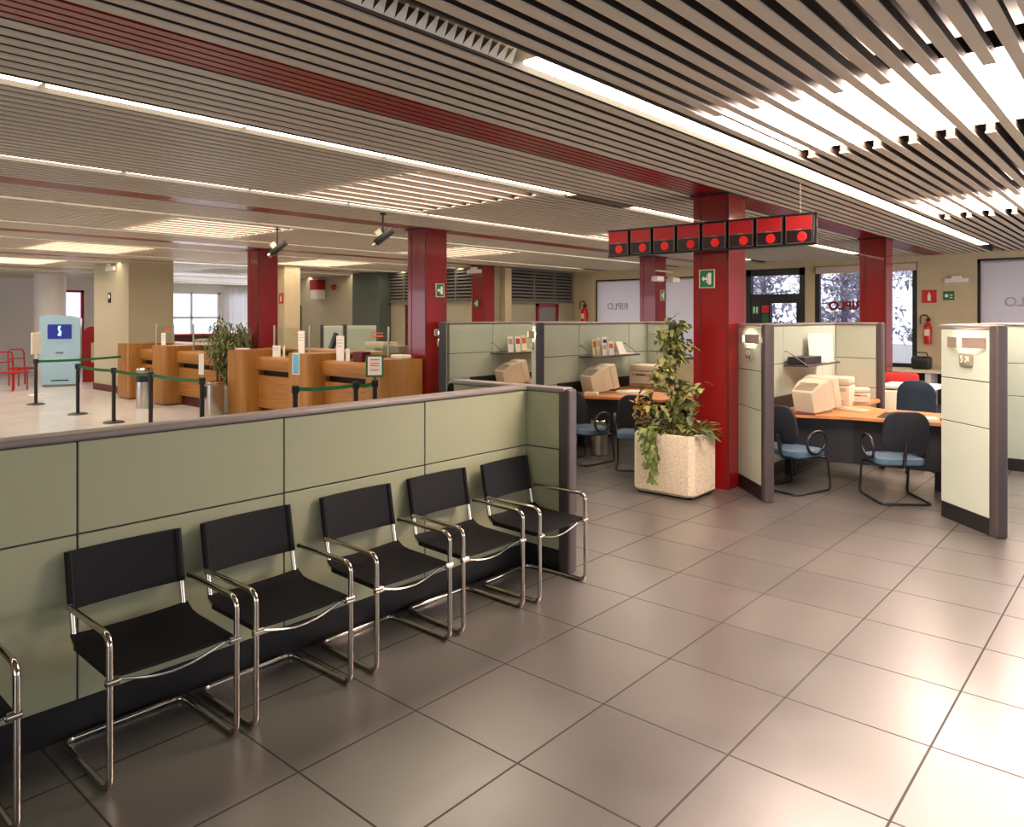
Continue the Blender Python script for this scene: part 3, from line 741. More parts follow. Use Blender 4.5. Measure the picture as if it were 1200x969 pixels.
pad(0.5, 0.46, 0.08, 0.06, 0, Tm(0, 0, 0.46)).build('seat', M['redfab'], rc, world=False)
pad(0.5, 0.34, 0.06, 0.07, 0, back_T(0.24, 0.82, 0.08)).build('backrest', M['redfab'], rc, world=False)
for sx in (-1, 1):
    for sy in (-1, 1): MB().tube([(sx*.2, sy*.18, .43), (sx*.23, sy*.22, 0.0)], 0.014, 8).build('leg', M['blackmetal'], rc, world=False)
    MB().tube([(sx*.15, .2, .44), (sx*.15, .25, .75)], 0.013, 8).build('back_post', M['blackmetal'], rc, world=False)

# ------------------------------------------------------------------ desks
def desk(yw, depth, label):
    t = thing('office_desk', label, 'desk', (8.9, yw-depth/2, 0))
    ya, yb = yw-0.06, yw-depth
    top = [(8.02, ya), (8.12, ya-0.35), (8.3, ya-0.8), (8.40, yb+0.12), (8.42, yb), (9.25, yb), (9.28, yb+0.3)]
    for j in range(9):
        a = PI*1.0+PI/2*0+j/8*(-PI/2); top.append((9.75+0.45*math.cos(a), ya-0.62-0.35+0.38*math.sin(a)+0.0))
    top += [(10.25, ya-0.6), (10.4, ya-0.55), (10.4, ya)]
    MB().prism(top[::-1], 0.715, 0.745).build('top', M['deskwood'], t, smooth=False)
    pts = [(8.3, ya-0.1), (8.38, ya-0.35), (8.5, ya-0.8), (8.58, yb+0.1)]
    m = MB()
    for i in range(3):
        (x0, y0), (x1, y1) = pts[i], pts[i+1]; L = math.hypot(x1-x0, y1-y0)
        m.box(0, L, -0.01, 0.01, 0.22, 0.715, T=Tm(x0, y0, 0, math.atan2(y1-y0, x1-x0)))
    m.build('modesty_panel', M['deskdark'], t, smooth=False)
    for x, y in ((8.5, ya-0.12), (8.72, yb+0.12), (9.2, yb+0.12), (10.2, ya-0.25)):
        MB().rbox(x-0.03, x+0.03, y-0.06, y+0.06, 0, 0.715, 0.01, 2).build('leg', M['deskdark'], t)
    MB().rbox(8.08, 9.9, ya-0.03, ya-0.005, 0.745, 0.90, 0.004, 1).build('back_rail', M['blackplastic'], t, smooth=False)
    return t
desk(3.40, 1.78, 'curved orange beech desk with charcoal front in the right cubicle')
desk(6.33, 1.5, 'curved orange beech desk in the middle cubicle')
desk(8.0, 1.4, 'beech desk in the farthest left cubicle, mostly hidden by the low partition')
def monitor(loc, rz, label):
    t = thing('computer_monitor', label, 'monitor', loc, rz, 'beige tube monitors on the desks')
    # screen faces -y, tilted up
    Tt = Tm(0, 0, 0.045) @ Matrix.Rotation(math.radians(-15), 4, 'X') @ Matrix.Diagonal((.95, .95, .95, 1))
    MB().rbox(-0.19, 0.19, -0.21, -0.09, -0.02, 0.34, 0.015, 3, T=Tt).build('bezel', M['beigepl'], t, world=False)
    b = MB(); f = [(-.18, -.09, 0), (.18, -.09, 0), (.18, -.09, .33), (-.18, -.09, .33)]; k = [(-.13, .24, .03), (.13, .24, .03), (.13, .24, .27), (-.13, .24, .27)]
    mid = [(-.175, .03, 0), (.175, .03, 0), (.175, .03, .325), (-.175, .03, .325)]
    b.add(f+mid+k, [(0, 3, 2, 1), (8, 9, 10, 11)]+[(i, (i+1) % 4, 4+(i+1) % 4, 4+i) for i in range(4)]+[(4+i, 4+(i+1) % 4, 8+(i+1) % 4, 8+i) for i in range(4)], T=Tt)
    b.build('tube_housing', M['beigepl'], t, world=False, smooth=False)
    v = MB()
    for j in range(7): v.box(-.12, .12, .06+j*.022, .068+j*.022, .318-j*.006, .327-j*.006, T=Tt)
    v.build('vents', M['beigedk'], t, world=False, smooth=False)
    MB().rbox(-.155, .155, -.214, -.205, .035, .295, .01, 2, T=Tt).build('screen', M['blackplastic'], t, world=False)
    MB().lathe([(.15, 0), (.15, .015), (.11, .025), (.1, .05)], 20).build('stand', M['beigedk'], t, world=False)
    return t
def face_rot(fx, fy): return math.atan2(fy, fx)+PI/2
mon0 = monitor((8.52, 2.93, 0.745), face_rot(1, -0.28), 'beige tube monitor with its back to us on the right cubicle desk')
dup(mon0, (8.72, 5.98, 0.745), face_rot(1, -0.3), 'beige tube monitor tilted on the middle cubicle desk, left of the printer')
dup(mon0, (8.72, 7.6, 0.745), face_rot(1, -0.3), 'beige tube monitor showing above the low partition, farthest left cubicle')
def printer(loc, rz, label, s=1.0, tall=True):
    t = thing('printer', label, 'printer', loc, rz)
    h = 0.34 if tall else 0.2
    MB().rbox(-.22*s, .22*s, -.2*s, .2*s, 0, h*0.72, .015, 2).build('body', M['beigepl'], t, world=False)
    MB().rbox(-.215*s, .215*s, -.19*s, .2*s, h*0.74, h, .02, 2).build('lid', M['beigepl'], t, world=False)
    MB().rbox(-.17*s, .17*s, -.21*s, -.195*s, h*0.52, h*0.66, .005, 1).build('paper_slot', M['beigedk'], t, world=False)
    MB().rbox(-.16*s, .16*s, -.27*s, -.19*s, h*0.2, h*0.25, .004, 1).build('tray', M['beigedk'], t, world=False)
    MB().box(-.1*s, .04*s, -.212*s, -.208*s, h*.56, h*.61).build('panel_strip', M['blackplastic'], t, world=False)
    return t
printer((9.88, 5.9, 0.745), rot(-1, -0.1), 'large beige laser printer on the middle cubicle desk', 1.05)
printer((9.36, 3.0, 0.745), rot(-1, -0.1), 'beige printer behind the monitor on the right cubicle desk', 0.85)
printer((9.62, 2.82, 0.745), rot(-1, -0.3), 'low beige receipt printer beside the red dish on right desk', 0.6, False)
def keyboard(loc, rz, label):
    t = thing('keyboard', label, 'keyboard', loc, rz)
    MB().rbox(-.22, .22, -.08, .08, 0, .025, .006, 2).build('case', M['beigepl'], t, world=False)
    k = MB()
    for j in range(5):
        for i in range(14): k.rbox(-.2+i*.028, -.176+i*.028, -.065+j*.027, -.043+j*.027, .025, .033, .003, 1)
    k.build('keys', M['beigedk'], t, world=False); return t
keyboard((8.9, 2.72, 0.745), rot(1, -0.3), 'beige keyboard in front of the monitor on the right cubicle desk')
set_at(MB().lathe([(.03, 0), (.09, .03), (.1, .05), (.095, .05), (.085, .032), (.02, .006)], 20, (9.95, 2.86, 0.745)), 'dish', M['orange'], 'small round orange-red dish on the right cubicle desk', 'dish')
set_at(MB().rbox(-.26, .26, -.2, .2, 0, .006, .002, 1, T=Tm(8.72, 2.12, 0.745, 0.1)), 'desk_pad', M['blackplastic'], 'dark desk pad lying on the orange right desk', 'desk pad', smooth=False)
set_at(MB().rbox(-.15, .15, -.105, .105, 0, .012, .003, 1, T=Tm(8.3, 2.98, 0.745, 0.3)), 'folder', M['reddark'], 'dark red folder beside the monitor foot on right desk', 'folder', smooth=False)
set_at(MB().rbox(-.09, .09, -.05, .05, 0, .04, .004, 1, T=Tm(8.47, 1.78, 0.745, 0.3)), 'desk_organizer', M['cream'], 'small cream box on the right end of the orange desk', 'box', smooth=False)
set_at(MB().rbox(-.05, .05, -.03, .03, 0, .03, .004, 1, T=Tm(8.56, 1.68, 0.745, 0.5)), 'stapler', M['blackplastic'], 'small black stapler on right end of the orange desk', 'stapler', smooth=False)
# middle desk clutter
set_at(MB().rbox(-.09, .09, -.05, .05, 0, .045, .004, 1, T=Tm(8.32, 5.86, 0.745, -1.2)), 'card_box', M['cream'], 'small cream box at the front edge of middle desk', 'box', smooth=False)
pm = MB()
for k in range(7):
    pm.box(-.105, .105, -.148, .148, k*.003, k*.003+.002, T=Tm(9.0+R.uniform(-.1, .15), 5.65+R.uniform(-.12, .12), 0.745+k*.0005, R.uniform(0, 3)))
o = set_at(pm, 'loose_papers', M['white'], 'spread of loose white papers on the middle cubicle desk', 'papers', smooth=False); o['kind'] = 'stuff'
def phone(loc, rz, label, m):
    t = thing('telephone', label, 'telephone', loc, rz)
    MB().prism([(-.1, -.1), (.1, -.1), (.1, .1), (-.1, .1)], 0, .03).rbox(-.1, .1, .0, .1, .03, .06, .01, 2).build('base', m, t, world=False, smooth=False)
    MB().tube(fillet([(-.1, .06, .05), (-.1, .05, .085), (.1, .05, .085), (.1, .06, .05)], .03, 4), [.02]+[.015]*10+[.02], 10).build('handset', m, t, world=False); return t
phone((9.15, 6.1, 0.745), 0.3, 'black telephone between monitor and printer on middle desk', M['blackplastic'])
phone((9.0, 7.45, 0.745), 0.3, 'beige telephone right of the monitor in farthest left cubicle', M['beigepl'])
# shelves on divider walls
def shelf(y, x0, x1, z, label):
    t = thing('wall_shelf', label, 'shelf', ((x0+x1)/2, y, z))
    MB().rbox(x0, x1, y-0.33, y-0.047, z-0.02, z, .004, 1).build('board', M['post'], t, smooth=False)
    for x in (x0+0.03, x1-0.03):
        MB().tube([(x, y-0.05, z+0.15), (x, y-0.08, z+0.155), (x, y-0.31, z+0.005)], 0.006, 8).build('bracket', M['rail'], t)
    return t
shelf(3.40, 8.62, 9.75, 1.25, 'thin grey shelf on the right cubicle wall, holding a dark file box')
shelf(6.33, 8.58, 9.8, 1.25, 'thin grey shelf with brochures on the middle cubicle wall')
shelf(8.0, 8.55, 9.7, 1.25, 'thin grey shelf with brochures on the farthest left cubicle wall')
fb = thing('file_box', 'dark navy file box lying on the right cubicle shelf', 'file box', (8.9, 3.2, 1.25))
MB().rbox(8.66, 9.22, 3.12, 3.32, 1.25, 1.34, .004, 1).build('cover', M['blackplastic'], fb, smooth=False)
box(8.665, 9.235, 3.13, 3.31, 1.257, 1.333).build('paper_block', M['cream'], fb, smooth=False)
ph = thing('paper_holder', 'large open white document folder standing on the right shelf', 'folder', (9.45, 3.2, 1.25))
MB().box(-.17, .17, 0, .006, 0, .35, T=Tm(9.38, 3.17, 1.262, -0.62, -0.12)).build('front_sheet', M['white'], ph, smooth=False)
MB().box(-.17, .17, 0, .006, 0, .33, T=Tm(9.5, 3.25, 1.262, -0.1, -0.08)).build('back_sheet', M['white'], ph, smooth=False)
box(9.3, 9.6, 3.1, 3.24, 1.25, 1.262).build('tray', M['cream'], ph, smooth=False)
def brochures(y, x0, specs, where):
    for k, (dx, w, h, m, m2, nm) in enumerate(specs):
        t = thing('brochure', '%s brochure standing on the %s' % (nm, where), 'brochure', (x0+dx, y-0.15, 1.25), 0, 'brochures on the ' + where)
        T = Tm(x0+dx, y-0.15-0.02*k, 1.25, 0, -0.1)
        box(-w/2, w/2, 0, .006, 0, h, T=T).build('sheet', M[m], t, smooth=False)
        MB().box(-w*.35, w*.35, -.002, 0, h*.5, h*.85, T=T).build('picture', M[m2], t, smooth=False)
brochures(6.33, 8.95, [(-.07, .12, .24, 'cream', 'orange', 'tan leftmost'), (.0, .13, .26, 'cream', 'beigedk', 'pale brown'), (.13, .13, .27, 'white', 'navy', 'white and navy'), (.08, .12, .18, 'white', 'beigedk', 'short white'), (.22, .13, .2, 'white', 'orange', 'white and orange rightmost')], 'middle cubicle shelf')
brochures(8.0, 8.95, [(-.02, .13, .25, 'white', 'beigedk', 'white leftmost'), (.14, .13, .25, 'white', 'signred', 'red-topped'), (.27, .13, .26, 'cream', 'orange', 'orange picture')], 'farthest left cubicle shelf')
tc = thing('tent_card', 'white folded tent card on the middle cubicle shelf', 'card', (9.45, 6.15, 1.25))
MB().add([(9.36, 6.08, 1.25), (9.56, 6.08, 1.25), (9.54, 6.17, 1.44), (9.38, 6.17, 1.44)], [(0, 1, 2, 3), (3, 2, 1, 0)]).build('front', M['white'], tc, smooth=False)
MB().add([(9.36, 6.26, 1.25), (9.56, 6.26, 1.25), (9.54, 6.17, 1.44), (9.38, 6.17, 1.44)], [(0, 1, 2, 3), (3, 2, 1, 0)]).build('back', M['white'], tc, smooth=False)
set_at(MB().rbox(9.3, 9.7, 6.05, 6.2, 1.25, 1.27, .003, 1), 'leaflet_stack', M['white'], 'flat stack of white leaflets on the right end of middle shelf', 'leaflets', smooth=False)
set_at(MB().rbox(9.15, 9.6, 7.7, 7.9, 1.25, 1.28, .003, 1), 'leaflet_stack', M['cream'], 'flat stack of cream leaflets on the farthest left shelf', 'leaflets', smooth=False)
wb = thing('waste_bin', 'tall shiny steel bin under the middle cubicle desk', 'bin', (8.12, 5.6, 0))
MB().lathe([(.1, .0), (.11, .01), (.11, .46), (.1, .46), (.1, .1)], 20, (8.12, 5.6, 0)).build('body', M['steel'], wb)
MB().lathe([(.113, .44), (.118, .45), (.113, .46)], 20, (8.12, 5.6, 0)).build('rim', M['chrome'], wb)
# photocopier and window ledge at right
pc = thing('photocopier', 'white photocopier cabinet behind the operator chair at right', 'photocopier', (11.4, 2.75, 0))
MB().rbox(11.1, 11.7, 2.45, 3.05, 0.04, 0.80, .02, 2).build('cabinet', M['beigepl'], pc)
MB().rbox(11.12, 11.68, 2.3, 2.98, 0.82, 0.88, .02, 2).build('lid', M['white'], pc)
MB().rbox(11.13, 11.67, 2.5, 3.0, 0, 0.04, .01, 1).build('base', M['grey'], pc)
lg = thing('window_ledge', 'long pale ledge counter under the lettered window, dark gap below', 'counter', (17.1, 4.0, 0))
MB().rbox(16.7, 17.48, 2.2, 6.2, 0.68, 0.74, .01, 1).build('top', M['cream'], lg, smooth=False)
for y in (2.3, 3.6, 4.9, 6.1): MB().box(16.8, 17.45, y-0.05, y+0.05, 0, 0.68).build('support', M['white_wall'], lg, smooth=False)
box(17.42, 17.47, 2.3, 6.1, 0, 0.68).build('back_panel', M['blackplastic'], lg, smooth=False)
bg = thing('black_bag', 'black box-shaped bag standing on the window ledge', 'bag', (17.1, 3.75, 0.74))
MB().rbox(16.95, 17.25, 3.6, 3.95, 0.74, 1.0, .05, 3).build('body', M['blackplastic'], bg)
MB().tube(fillet([(17.1, 3.66, .99), (17.1, 3.68, 1.08), (17.1, 3.88, 1.08), (17.1, 3.9, .99)], .04, 4), .012, 8).build('handle', M['blackplastic'], bg)
set_at(MB().rbox(16.85, 17.1, 2.95, 3.35, 0.74, 0.8, .005, 1), 'paper_stack', M['white'], 'stack of white papers on the window ledge', 'papers', smooth=False)

# ------------------------------------------------------------------ planter and plants
pl = thing('stone_planter', 'square exposed-aggregate concrete planter in front of the main red column', 'planter', (6.89, 3.82, 0))
x0, x1, y0, y1 = 6.63, 7.16, 3.47, 4.16
def cham(e, c): return [(x0-e+c, y0-e), (x1+e-c, y0-e), (x1+e, y0-e+c), (x1+e, y1+e-c), (x1+e-c, y1+e), (x0-e+c, y1+e), (x0-e, y1+e-c), (x0-e, y0-e+c)]
def ringmesh(levels, inner):
    mb = MB(); vs = []; fs = []
    for z, e, c in levels: vs += [(x, y, z) for x, y in cham(e, c)]
    for k in range(len(levels)-1):
        for j in range(8): fs.append((k*8+j, k*8+(j+1) % 8, (k+1)*8+(j+1) % 8, (k+1)*8+j))
    fs.append(tuple(range(7, -1, -1))); return mb.add(vs, fs)
ringmesh([(0.02, -0.03, .05), (0.05, 0, .05), (0.6, 0, .05), (0.625, -.012, .05), (0.625, -.06, .03), (0.5, -.065, .03)], 0).build('tub', M['concrete'], pl)
box(x0+0.07, x1-0.07, y0+0.07, y1-0.07, 0.5, 0.575).build('soil', M['soil'], pl, smooth=False)
box(x0+0.05, x1-0.05, y0+0.05, y1-0.05, 0, 0.022).build('foot', M['plinth'], pl, smooth=False)
def leaf(mb, p, d, up, L, W, fold=0.25, lobes=False):
    d = Vector(d).normalized(); s = d.cross(Vector(up))
    if s.length < 1e-3: s = d.orthogonal()
    s.normalize(); n = s.cross(d).normalized(); p = Vector(p)
    if lobes:
        out = [(0, 0), (.18, .42), (.42, .5), (.5, .28), (.8, .3), (1, 0)]
    else:
        out = [(0, 0), (.3, .5), (.65, .38), (1, 0)]
    A = [p+d*(L*a)-n*(L*0.18*a*a) for a, b in out]
    vs = []; mid = A
    Lf = [A[i]+s*(W*b)+n*(fold*W*b) for i, (a, b) in enumerate(out)]; Rt = [A[i]-s*(W*b)+n*(fold*W*b) for i, (a, b) in enumerate(out)]
    k = len(out); vs = mid+Lf[1:-1]+Rt[1:-1]; fs = []
    def Lx(i): return i if i in (0, k-1) else k+i-1
    def Rx(i): return i if i in (0, k-1) else k+(k-2)+i-1
    for i in range(k-1):
        a = [i, i+1, Lx(i+1), Lx(i)]; a = list(dict.fromkeys(a)); 
        b = [i, Rx(i), Rx(i+1), i+1]; b = list(dict.fromkeys(b))
        if len(a) >= 3: fs.append(tuple(a))
        if len(b) >= 3: fs.append(tuple(b))
    mb.add(vs, fs)
def rdir(): 
    while True:
        v = Vector((R.uniform(-1, 1), R.uniform(-1, 1), R.uniform(-1, 1)))
        if 0.1 < v.length < 1: return v.normalized()
# tall climber on a pole
cl = thing('climbing_plant', 'tall yellow-green climbing plant on a pole in the stone planter', 'plant', (6.9, 3.85, 0.575))
MB().tube([(6.92, 3.86, .56), (6.92, 3.87, 1.25), (6.9, 3.88, 1.72)], [.016, .014, .008], 8).build('pole', M['stem'], cl)
st = MB(); lf = MB()
for k in range(20):
    z = 0.66+k*0.054; a = R.uniform(0, 2*PI)
    if k % 3 == 0: a = R.choice([-0.9, -0.7, 2.3, 2.6])
    ln = R.uniform(.14, .34)*(1.0 if k < 9 else 0.62); b = Vector((6.92, 3.87, z)); e = b+Vector((math.cos(a)*ln, math.sin(a)*ln*1.0, R.uniform(-.03, .12)))
    m_ = (b+e)/2+Vector((0, 0, .05)); st.tube(fillet([b, m_, e], .1, 4), .004, 6)
    for j in range(19):
        q = R.uniform(.15, 1); p = b.lerp(e, q)+Vector((0, 0, .05*math.sin(q*PI)))+rdir()*.05
        dd = rdir(); dd.z = -abs(dd.z)*.8-.1; leaf(lf, p, dd, (0, 0, 1), R.uniform(.08, .125), R.uniform(.06, .085), .25, True)
for k in range(110):
    z = R.uniform(.62, 1.8); dd = rdir(); dd.z -= .4; leaf(lf, (6.91+R.uniform(-.07, .07), 3.87+R.uniform(-.07, .07), z), dd, (0, 0, 1), R.uniform(.07, .11), R.uniform(.05, .075), .25, True)
st.build('stems', M['stem'], cl); lf.build('foliage', M['leafy'], cl, smooth=False)
bp_ = thing('bushy_plant', 'low dark green bushy plants filling the stone planter', 'plant', (6.9, 3.7, 0.575))
lf = MB(); st = MB()
for k in range(26):
    bx_, by_ = R.uniform(6.72, 7.06), R.uniform(3.56, 4.08); a = R.uniform(0, 2*PI); h = R.uniform(.06, .2)
    e = Vector((bx_+.13*math.cos(a), by_+.13*math.sin(a), .58+h)); st.tube([(bx_, by_, .56), e], .004, 5)
    for j in range(7):
        dd = Vector((math.cos(a+R.uniform(-1.3, 1.3)), math.sin(a+R.uniform(-1.3, 1.3)), R.uniform(-.3, .6))); leaf(lf, e-Vector((0, 0, R.uniform(0, h*.7))), dd, (0, 0, 1), R.uniform(.1, .17), R.uniform(.035, .05))
st.build('stems', M['stem'], bp_); lf.build('foliage', M['leafg'], bp_, smooth=False)
yl = thing('yellow_leaved_plant', 'small yellow-leaved plant at the left rear corner of planter', 'plant', (6.74, 4.08, 0.575))
lf = MB(); MB().tube([(6.74, 4.08, .56), (6.72, 4.1, .95)], .006, 6).build('stem', M['stem'], yl)
for k in range(46):
    p = Vector((6.72+R.uniform(-.07, .08), 4.09+R.uniform(-.08, .08), R.uniform(.72, .99))); dd = rdir(); dd.z -= .4; leaf(lf, p, dd, (0, 0, 1), R.uniform(.07, .1), R.uniform(.045, .06), .2, True)
lf.build('foliage', M['leafo'], yl, smooth=False)
tr = thing('trailing_plant', 'green trailing ivy hanging down the front of the stone planter', 'plant', (6.66, 3.93, 0.575))
lf = MB(); st = MB()
for k, (yy, ln, off) in enumerate(((3.98, .3, .0), (3.93, .46, .02), (3.88, .36, .0), (3.95, .2, .03))):
    pts = fillet([(6.72, yy, .58), (6.64, yy, .66), (6.59, yy-.02, .58), (6.585, yy-.05, .64-ln-.05)], .06, 5); st.tube(pts, .004, 5)
    for j in range(34):
        q = R.random(); p = pts[min(len(pts)-1, int(q*len(pts)))]+rdir()*.02; 
        if q > .75: p = pts[-2].lerp(pts[-1], R.random())
        z = R.uniform(.62-ln, .68); yv = yy-.05*max(0, (.62-z)/ln)
        p = Vector((6.585-R.uniform(0, .03), yv+R.uniform(-.03, .03), z)); dd = Vector((-R.uniform(.1, .8), R.uniform(-.8, .8), -R.uniform(.3, 1))); leaf(lf, p, dd, (-1, 0, .2), R.uniform(.055, .09), R.uniform(.035, .055), .2, True)
for j in range(40):
    p = Vector((6.62+R.uniform(-.04, .1), 3.93+R.uniform(-.13, .12), .63+R.uniform(-.01, .07))); dd = rdir(); leaf(lf, p, dd, (0, 0, 1), R.uniform(.06, .1), R.uniform(.04, .06), .2, True)
st.build('stems', M['stem'], tr); lf.build('foliage', M['leafg'], tr, smooth=False)
fw = thing('red_flower', 'single small red blossom at the left edge of the planter', 'flower', (6.68, 4.0, 0.575))
MB().tube([(6.68, 4.0, .56), (6.66, 4.0, .73)], .004, 6).build('stem', M['stem'], fw)
fm = MB()
for k in range(7): leaf(fm, (6.66, 4.0, .73), (math.cos(k*.9), math.sin(k*.9), .5), (0, 0, 1), .035, .03)
fm.build('petals', M['signred'], fw, smooth=False)

# ------------------------------------------------------------------ hanging sign board
SX = 7.14
sg = thing('queue_sign_board', 'long hanging board of eight red and black queue display panels', 'sign', (SX, 3.63, 2.49))
ya, yb = 4.79, 2.47; pw = (ya-yb)/8
MB().box(SX-.01, SX+.05, yb-.01, ya+.01, 2.485, 2.5).box(SX-.01, SX+.05, yb-.01, ya+.01, 2.775, 2.79).box(SX+.03, SX+.05, yb, ya, 2.49, 2.78).build('frame', M['blackplastic'], sg, smooth=False)
for k in range(8):
    y1_ = ya-pw*k-.012; y0_ = ya-pw*(k+1)+.012
    pnl = MB().rbox(SX-.03, SX+.03, y0_, y1_, 2.5, 2.775, .006, 1).build('display_panel', M['leddark'], sg, smooth=False)
    box(SX-.034, SX-.03, y0_+.012, y1_-.012, 2.637, 2.765).build('red_face', M['ledred'], pnl, smooth=False)
    yc = (y0_+y1_)/2
    dm = MB(); dm.lathe([(.046, 0), (.046, .004), (.03, .007)], 24, T=frame((SX-.031, yc-.03 if k % 2 else yc-.015, 2.567), (0, -1, 0), (0, 0, 1)) @ Matrix.Identity(4))
    dm.build('lamp_dot', M['leddot'], pnl)
    ln = MB()
    ln.box(SX-.033, SX-.03, y0_+.012, y1_-.012, 2.63, 2.634); ln.box(SX-.033, SX-.03, y0_+.008, y0_+.011, 2.508, 2.77); ln.box(SX-.033, SX-.03, y1_-.011, y1_-.008, 2.508, 2.77); ln.box(SX-.033, SX-.03, y0_+.012, y1_-.012, 2.507, 2.51)
    ln.box(SX-.036, SX-.03, yc-.03, yc+.03, 2.628, 2.64)
    ln.build('white_outline', M['rail'], pnl, smooth=False)
for y in (2.62, 4.62): MB().tube([(SX+.02, y, 2.79), (SX+.02, y, 3.12)], .003, 6).build('wire', M['wire'], sg)
MB().box(SX+.05, 7.32, 3.5, 3.75, 2.55, 2.6).build('bracket', M['blackmetal'], sg, smooth=False)
# column signs
small_sign('exit_sign', 'green emergency exit sign on the main red column', 'sign', FX(7.308, 3.655, 2.21), 0.16, 0.18, M['green'], exit_marks(.16, .18), frame_mat='cream')
MB()
small_sign('exit_sign', 'green emergency exit sign on the red column at counter end', 'sign', FY(7.58, 8.068, 2.2), 0.15, 0.18, M['green'], exit_marks(.15, .18), frame_mat='cream')
small_sign('exit_sign', 'small green exit sign on the middle-distance red column', 'sign', FY(14.1, 8.098, 2.27), 0.14, 0.2, M['green'], exit_marks(.14, .2), frame_mat='cream')
small_sign('exit_sign', 'small pale pictogram on the red column by back grilles', 'sign', FX(13.418, 12.95, 2.15), 0.16, 0.2, M['greenbelt'], exit_marks(.16, .2))
small_sign('fire_sign', 'red fire extinguisher sign on beige wall at right', 'sign', FX(XW-.001, 3.72, 2.24), 0.28, 0.27, M['signred'], [('poly', [(-.03, -.09), (.03, -.09), (.03, .02), (.015, .06), (-.015, .06), (-.03, .02)], 'white'), (-.01, .01, .06, .09, 'white')])
small_sign('first_aid_sign', 'green sign with white pictogram on beige wall at right', 'sign', FX(XW-.001, 3.36, 2.25), 0.2, 0.18, M['green'], [(-.07, -.01, -.03, .03, 'white'), (.02, .07, -.05, -.03, 'white'), (.02, .07, .0, .02, 'white')])
small_sign('fire_sign', 'red fire sign on the slim beige pillar', 'sign', FX(10.298, 16.75, 2.28), 0.18, 0.25, M['signred'], [('poly', [(-.03, -.08), (.03, -.08), (.03, .03), (0, .09), (-.03, .03)], 'white')])
small_sign('fire_sign', 'small red fire sign on the white wall at far left', 'sign', FY(3.05, YE-.002, 2.16), 0.3, 0.32, M['signred'], [('poly', [(-.05, -.1), (.05, -.1), (.05, .03), (0, .1), (-.05, .03)], 'white')])
small_sign('wall_emblem', 'small dark round emblem on the massive beige pillar', 'sign', FX(7.198, 19.3, 2.28), 0.16, 0.24, M['blackplastic'], [('poly', [(.05*math.cos(a*PI/6), .03+.05*math.sin(a*PI/6)) for a in range(12)], 'white')])
# emergency lights / detectors
def elamp(label, T, w=.3, h=.1):
    t = thing('emergency_light', label, 'emergency light', T.translation.copy())
    MB().rbox(-w/2, w/2, -h/2, h/2, 0, .05, .008, 1, T=T).build('base', M['white'], t, smooth=False)
    MB().rbox(-w*.22, w*.22, h/2, h*1.2, 0, .07, .008, 1, T=T).build('head', M['white'], t, smooth=False); return t
elamp('white emergency light high on beige wall at right', FX(XW-.001, 3.22, 2.56), .42, .08)
elamp('pale emergency light at the top of the massive beige pillar', FX(7.199, 19.2, 2.98), .5, .1)
elamp('pale emergency light at the top of the red column by back grilles', FX(13.419, 13.0, 2.95), .5, .09)
elamp('white emergency light box near the far bright window', FY(12.6, YE-.001, 2.75), .5, .2)
def spot(x, y, label):
    t = thing('security_camera', label, 'camera', (x, y, 2.72))
    MB().tube([(x, y, 3.13), (x, y, 2.86)], .012, 8).lathe([(.04, 3.08), (.04, 3.1)], 12, (x, y, 0)).build('drop_rod', M['blackmetal'], t)
    T = Tm(x, y, 2.8, 2.2, 0, math.radians(38))
    MB().rbox(-.16, .12, -.04, .04, -.04, .04, .01, 2, T=T).build('body', M['blackmetal'], t)
    MB().lathe([(.03, 0), (.035, .05)], 14, T=T @ Tm(.11, 0, 0, 0, 0, PI/2)).build('lens', M['steel'], t)
    MB().rbox(-.03, .05, -.015, .015, .04, .12, .005, 1, T=T).build('bracket', M['cream'], t); return t
spot(5.95, 7.36, 'small dark ceiling camera hanging left of the counter-end red column')
spot(5.96, 9.8, 'small dark ceiling camera beside the farthest left red column')
# clamped lamps on middle-distance column
cs = thing('column_floodlight', 'pair of white floodlights clamped near the top of middle-distance red column', 'floodlight', (14.05, 8.1, 2.62))
MB().tube([(13.7, 8.02, 2.78), (14.4, 8.02, 2.78)], .015, 8).build('bar', M['white'], cs)
for x in (13.72, 14.38): MB().rbox(x-.14, x+.14, 7.9, 8.06, 2.55, 2.66, .02, 2).build('head', M['white'], cs)
# extinguishers
def extinguisher(T, label, s=1.0):
    t = thing('fire_extinguisher', label, 'fire extinguisher', T.translation.copy())
    B = T @ Matrix.Rotation(-PI/2, 4, 'X') @ Matrix.Diagonal((s, s, s, 1))   # local z -> up
    O = lambda x, y, z: T @ Vector((x*s, y*s, z*s))
    prof = [(.02, -.26), (.075, -.25), (.08, -.22), (.08, .1), (.06, .16), (.03, .2), (.02, .23)]
    MB().lathe([(r, z) for r, z in prof], 20, T=T @ Matrix.Translation((0, 0, .09*s)) @ Matrix.Rotation(PI/2, 4, 'X').inverted() @ Matrix.Diagonal((s, s, s, 1))).build('cylinder', M['extred'], t)
    MB().rbox(-.03*s, .05*s, .22*s, .28*s, .06*s, .12*s, .006, 1, T=T).build('valve', M['blackplastic'], t)
    MB().tube(fillet([O(.03, .26, .09), O(-.02, .36, .09), O(-.14, .34, .09), O(-.14, .16, .09)], .09*s, 6), .014*s, 8).build('hose', M['blackplastic'], t)
    MB().box(-.045*s, .045*s, -.08*s, .05*s, .168*s, .172*s, T=T).build('label_patch', M['cream'], t, smooth=False)
    MB().box(-.05*s, .05*s, -.02*s, .06*s, 0, .03*s, T=T).build('wall_bracket', M['blackmetal'], t, smooth=False); return t
extinguisher(FX(XW-.001, 3.73, 1.5), 'red fire extinguisher with black hose on the beige wall at right', 1.0)
extinguisher(FX(XW-.001, 12.5, 1.85), 'red fire extinguisher on wall left of the frosted windows', 1.15)

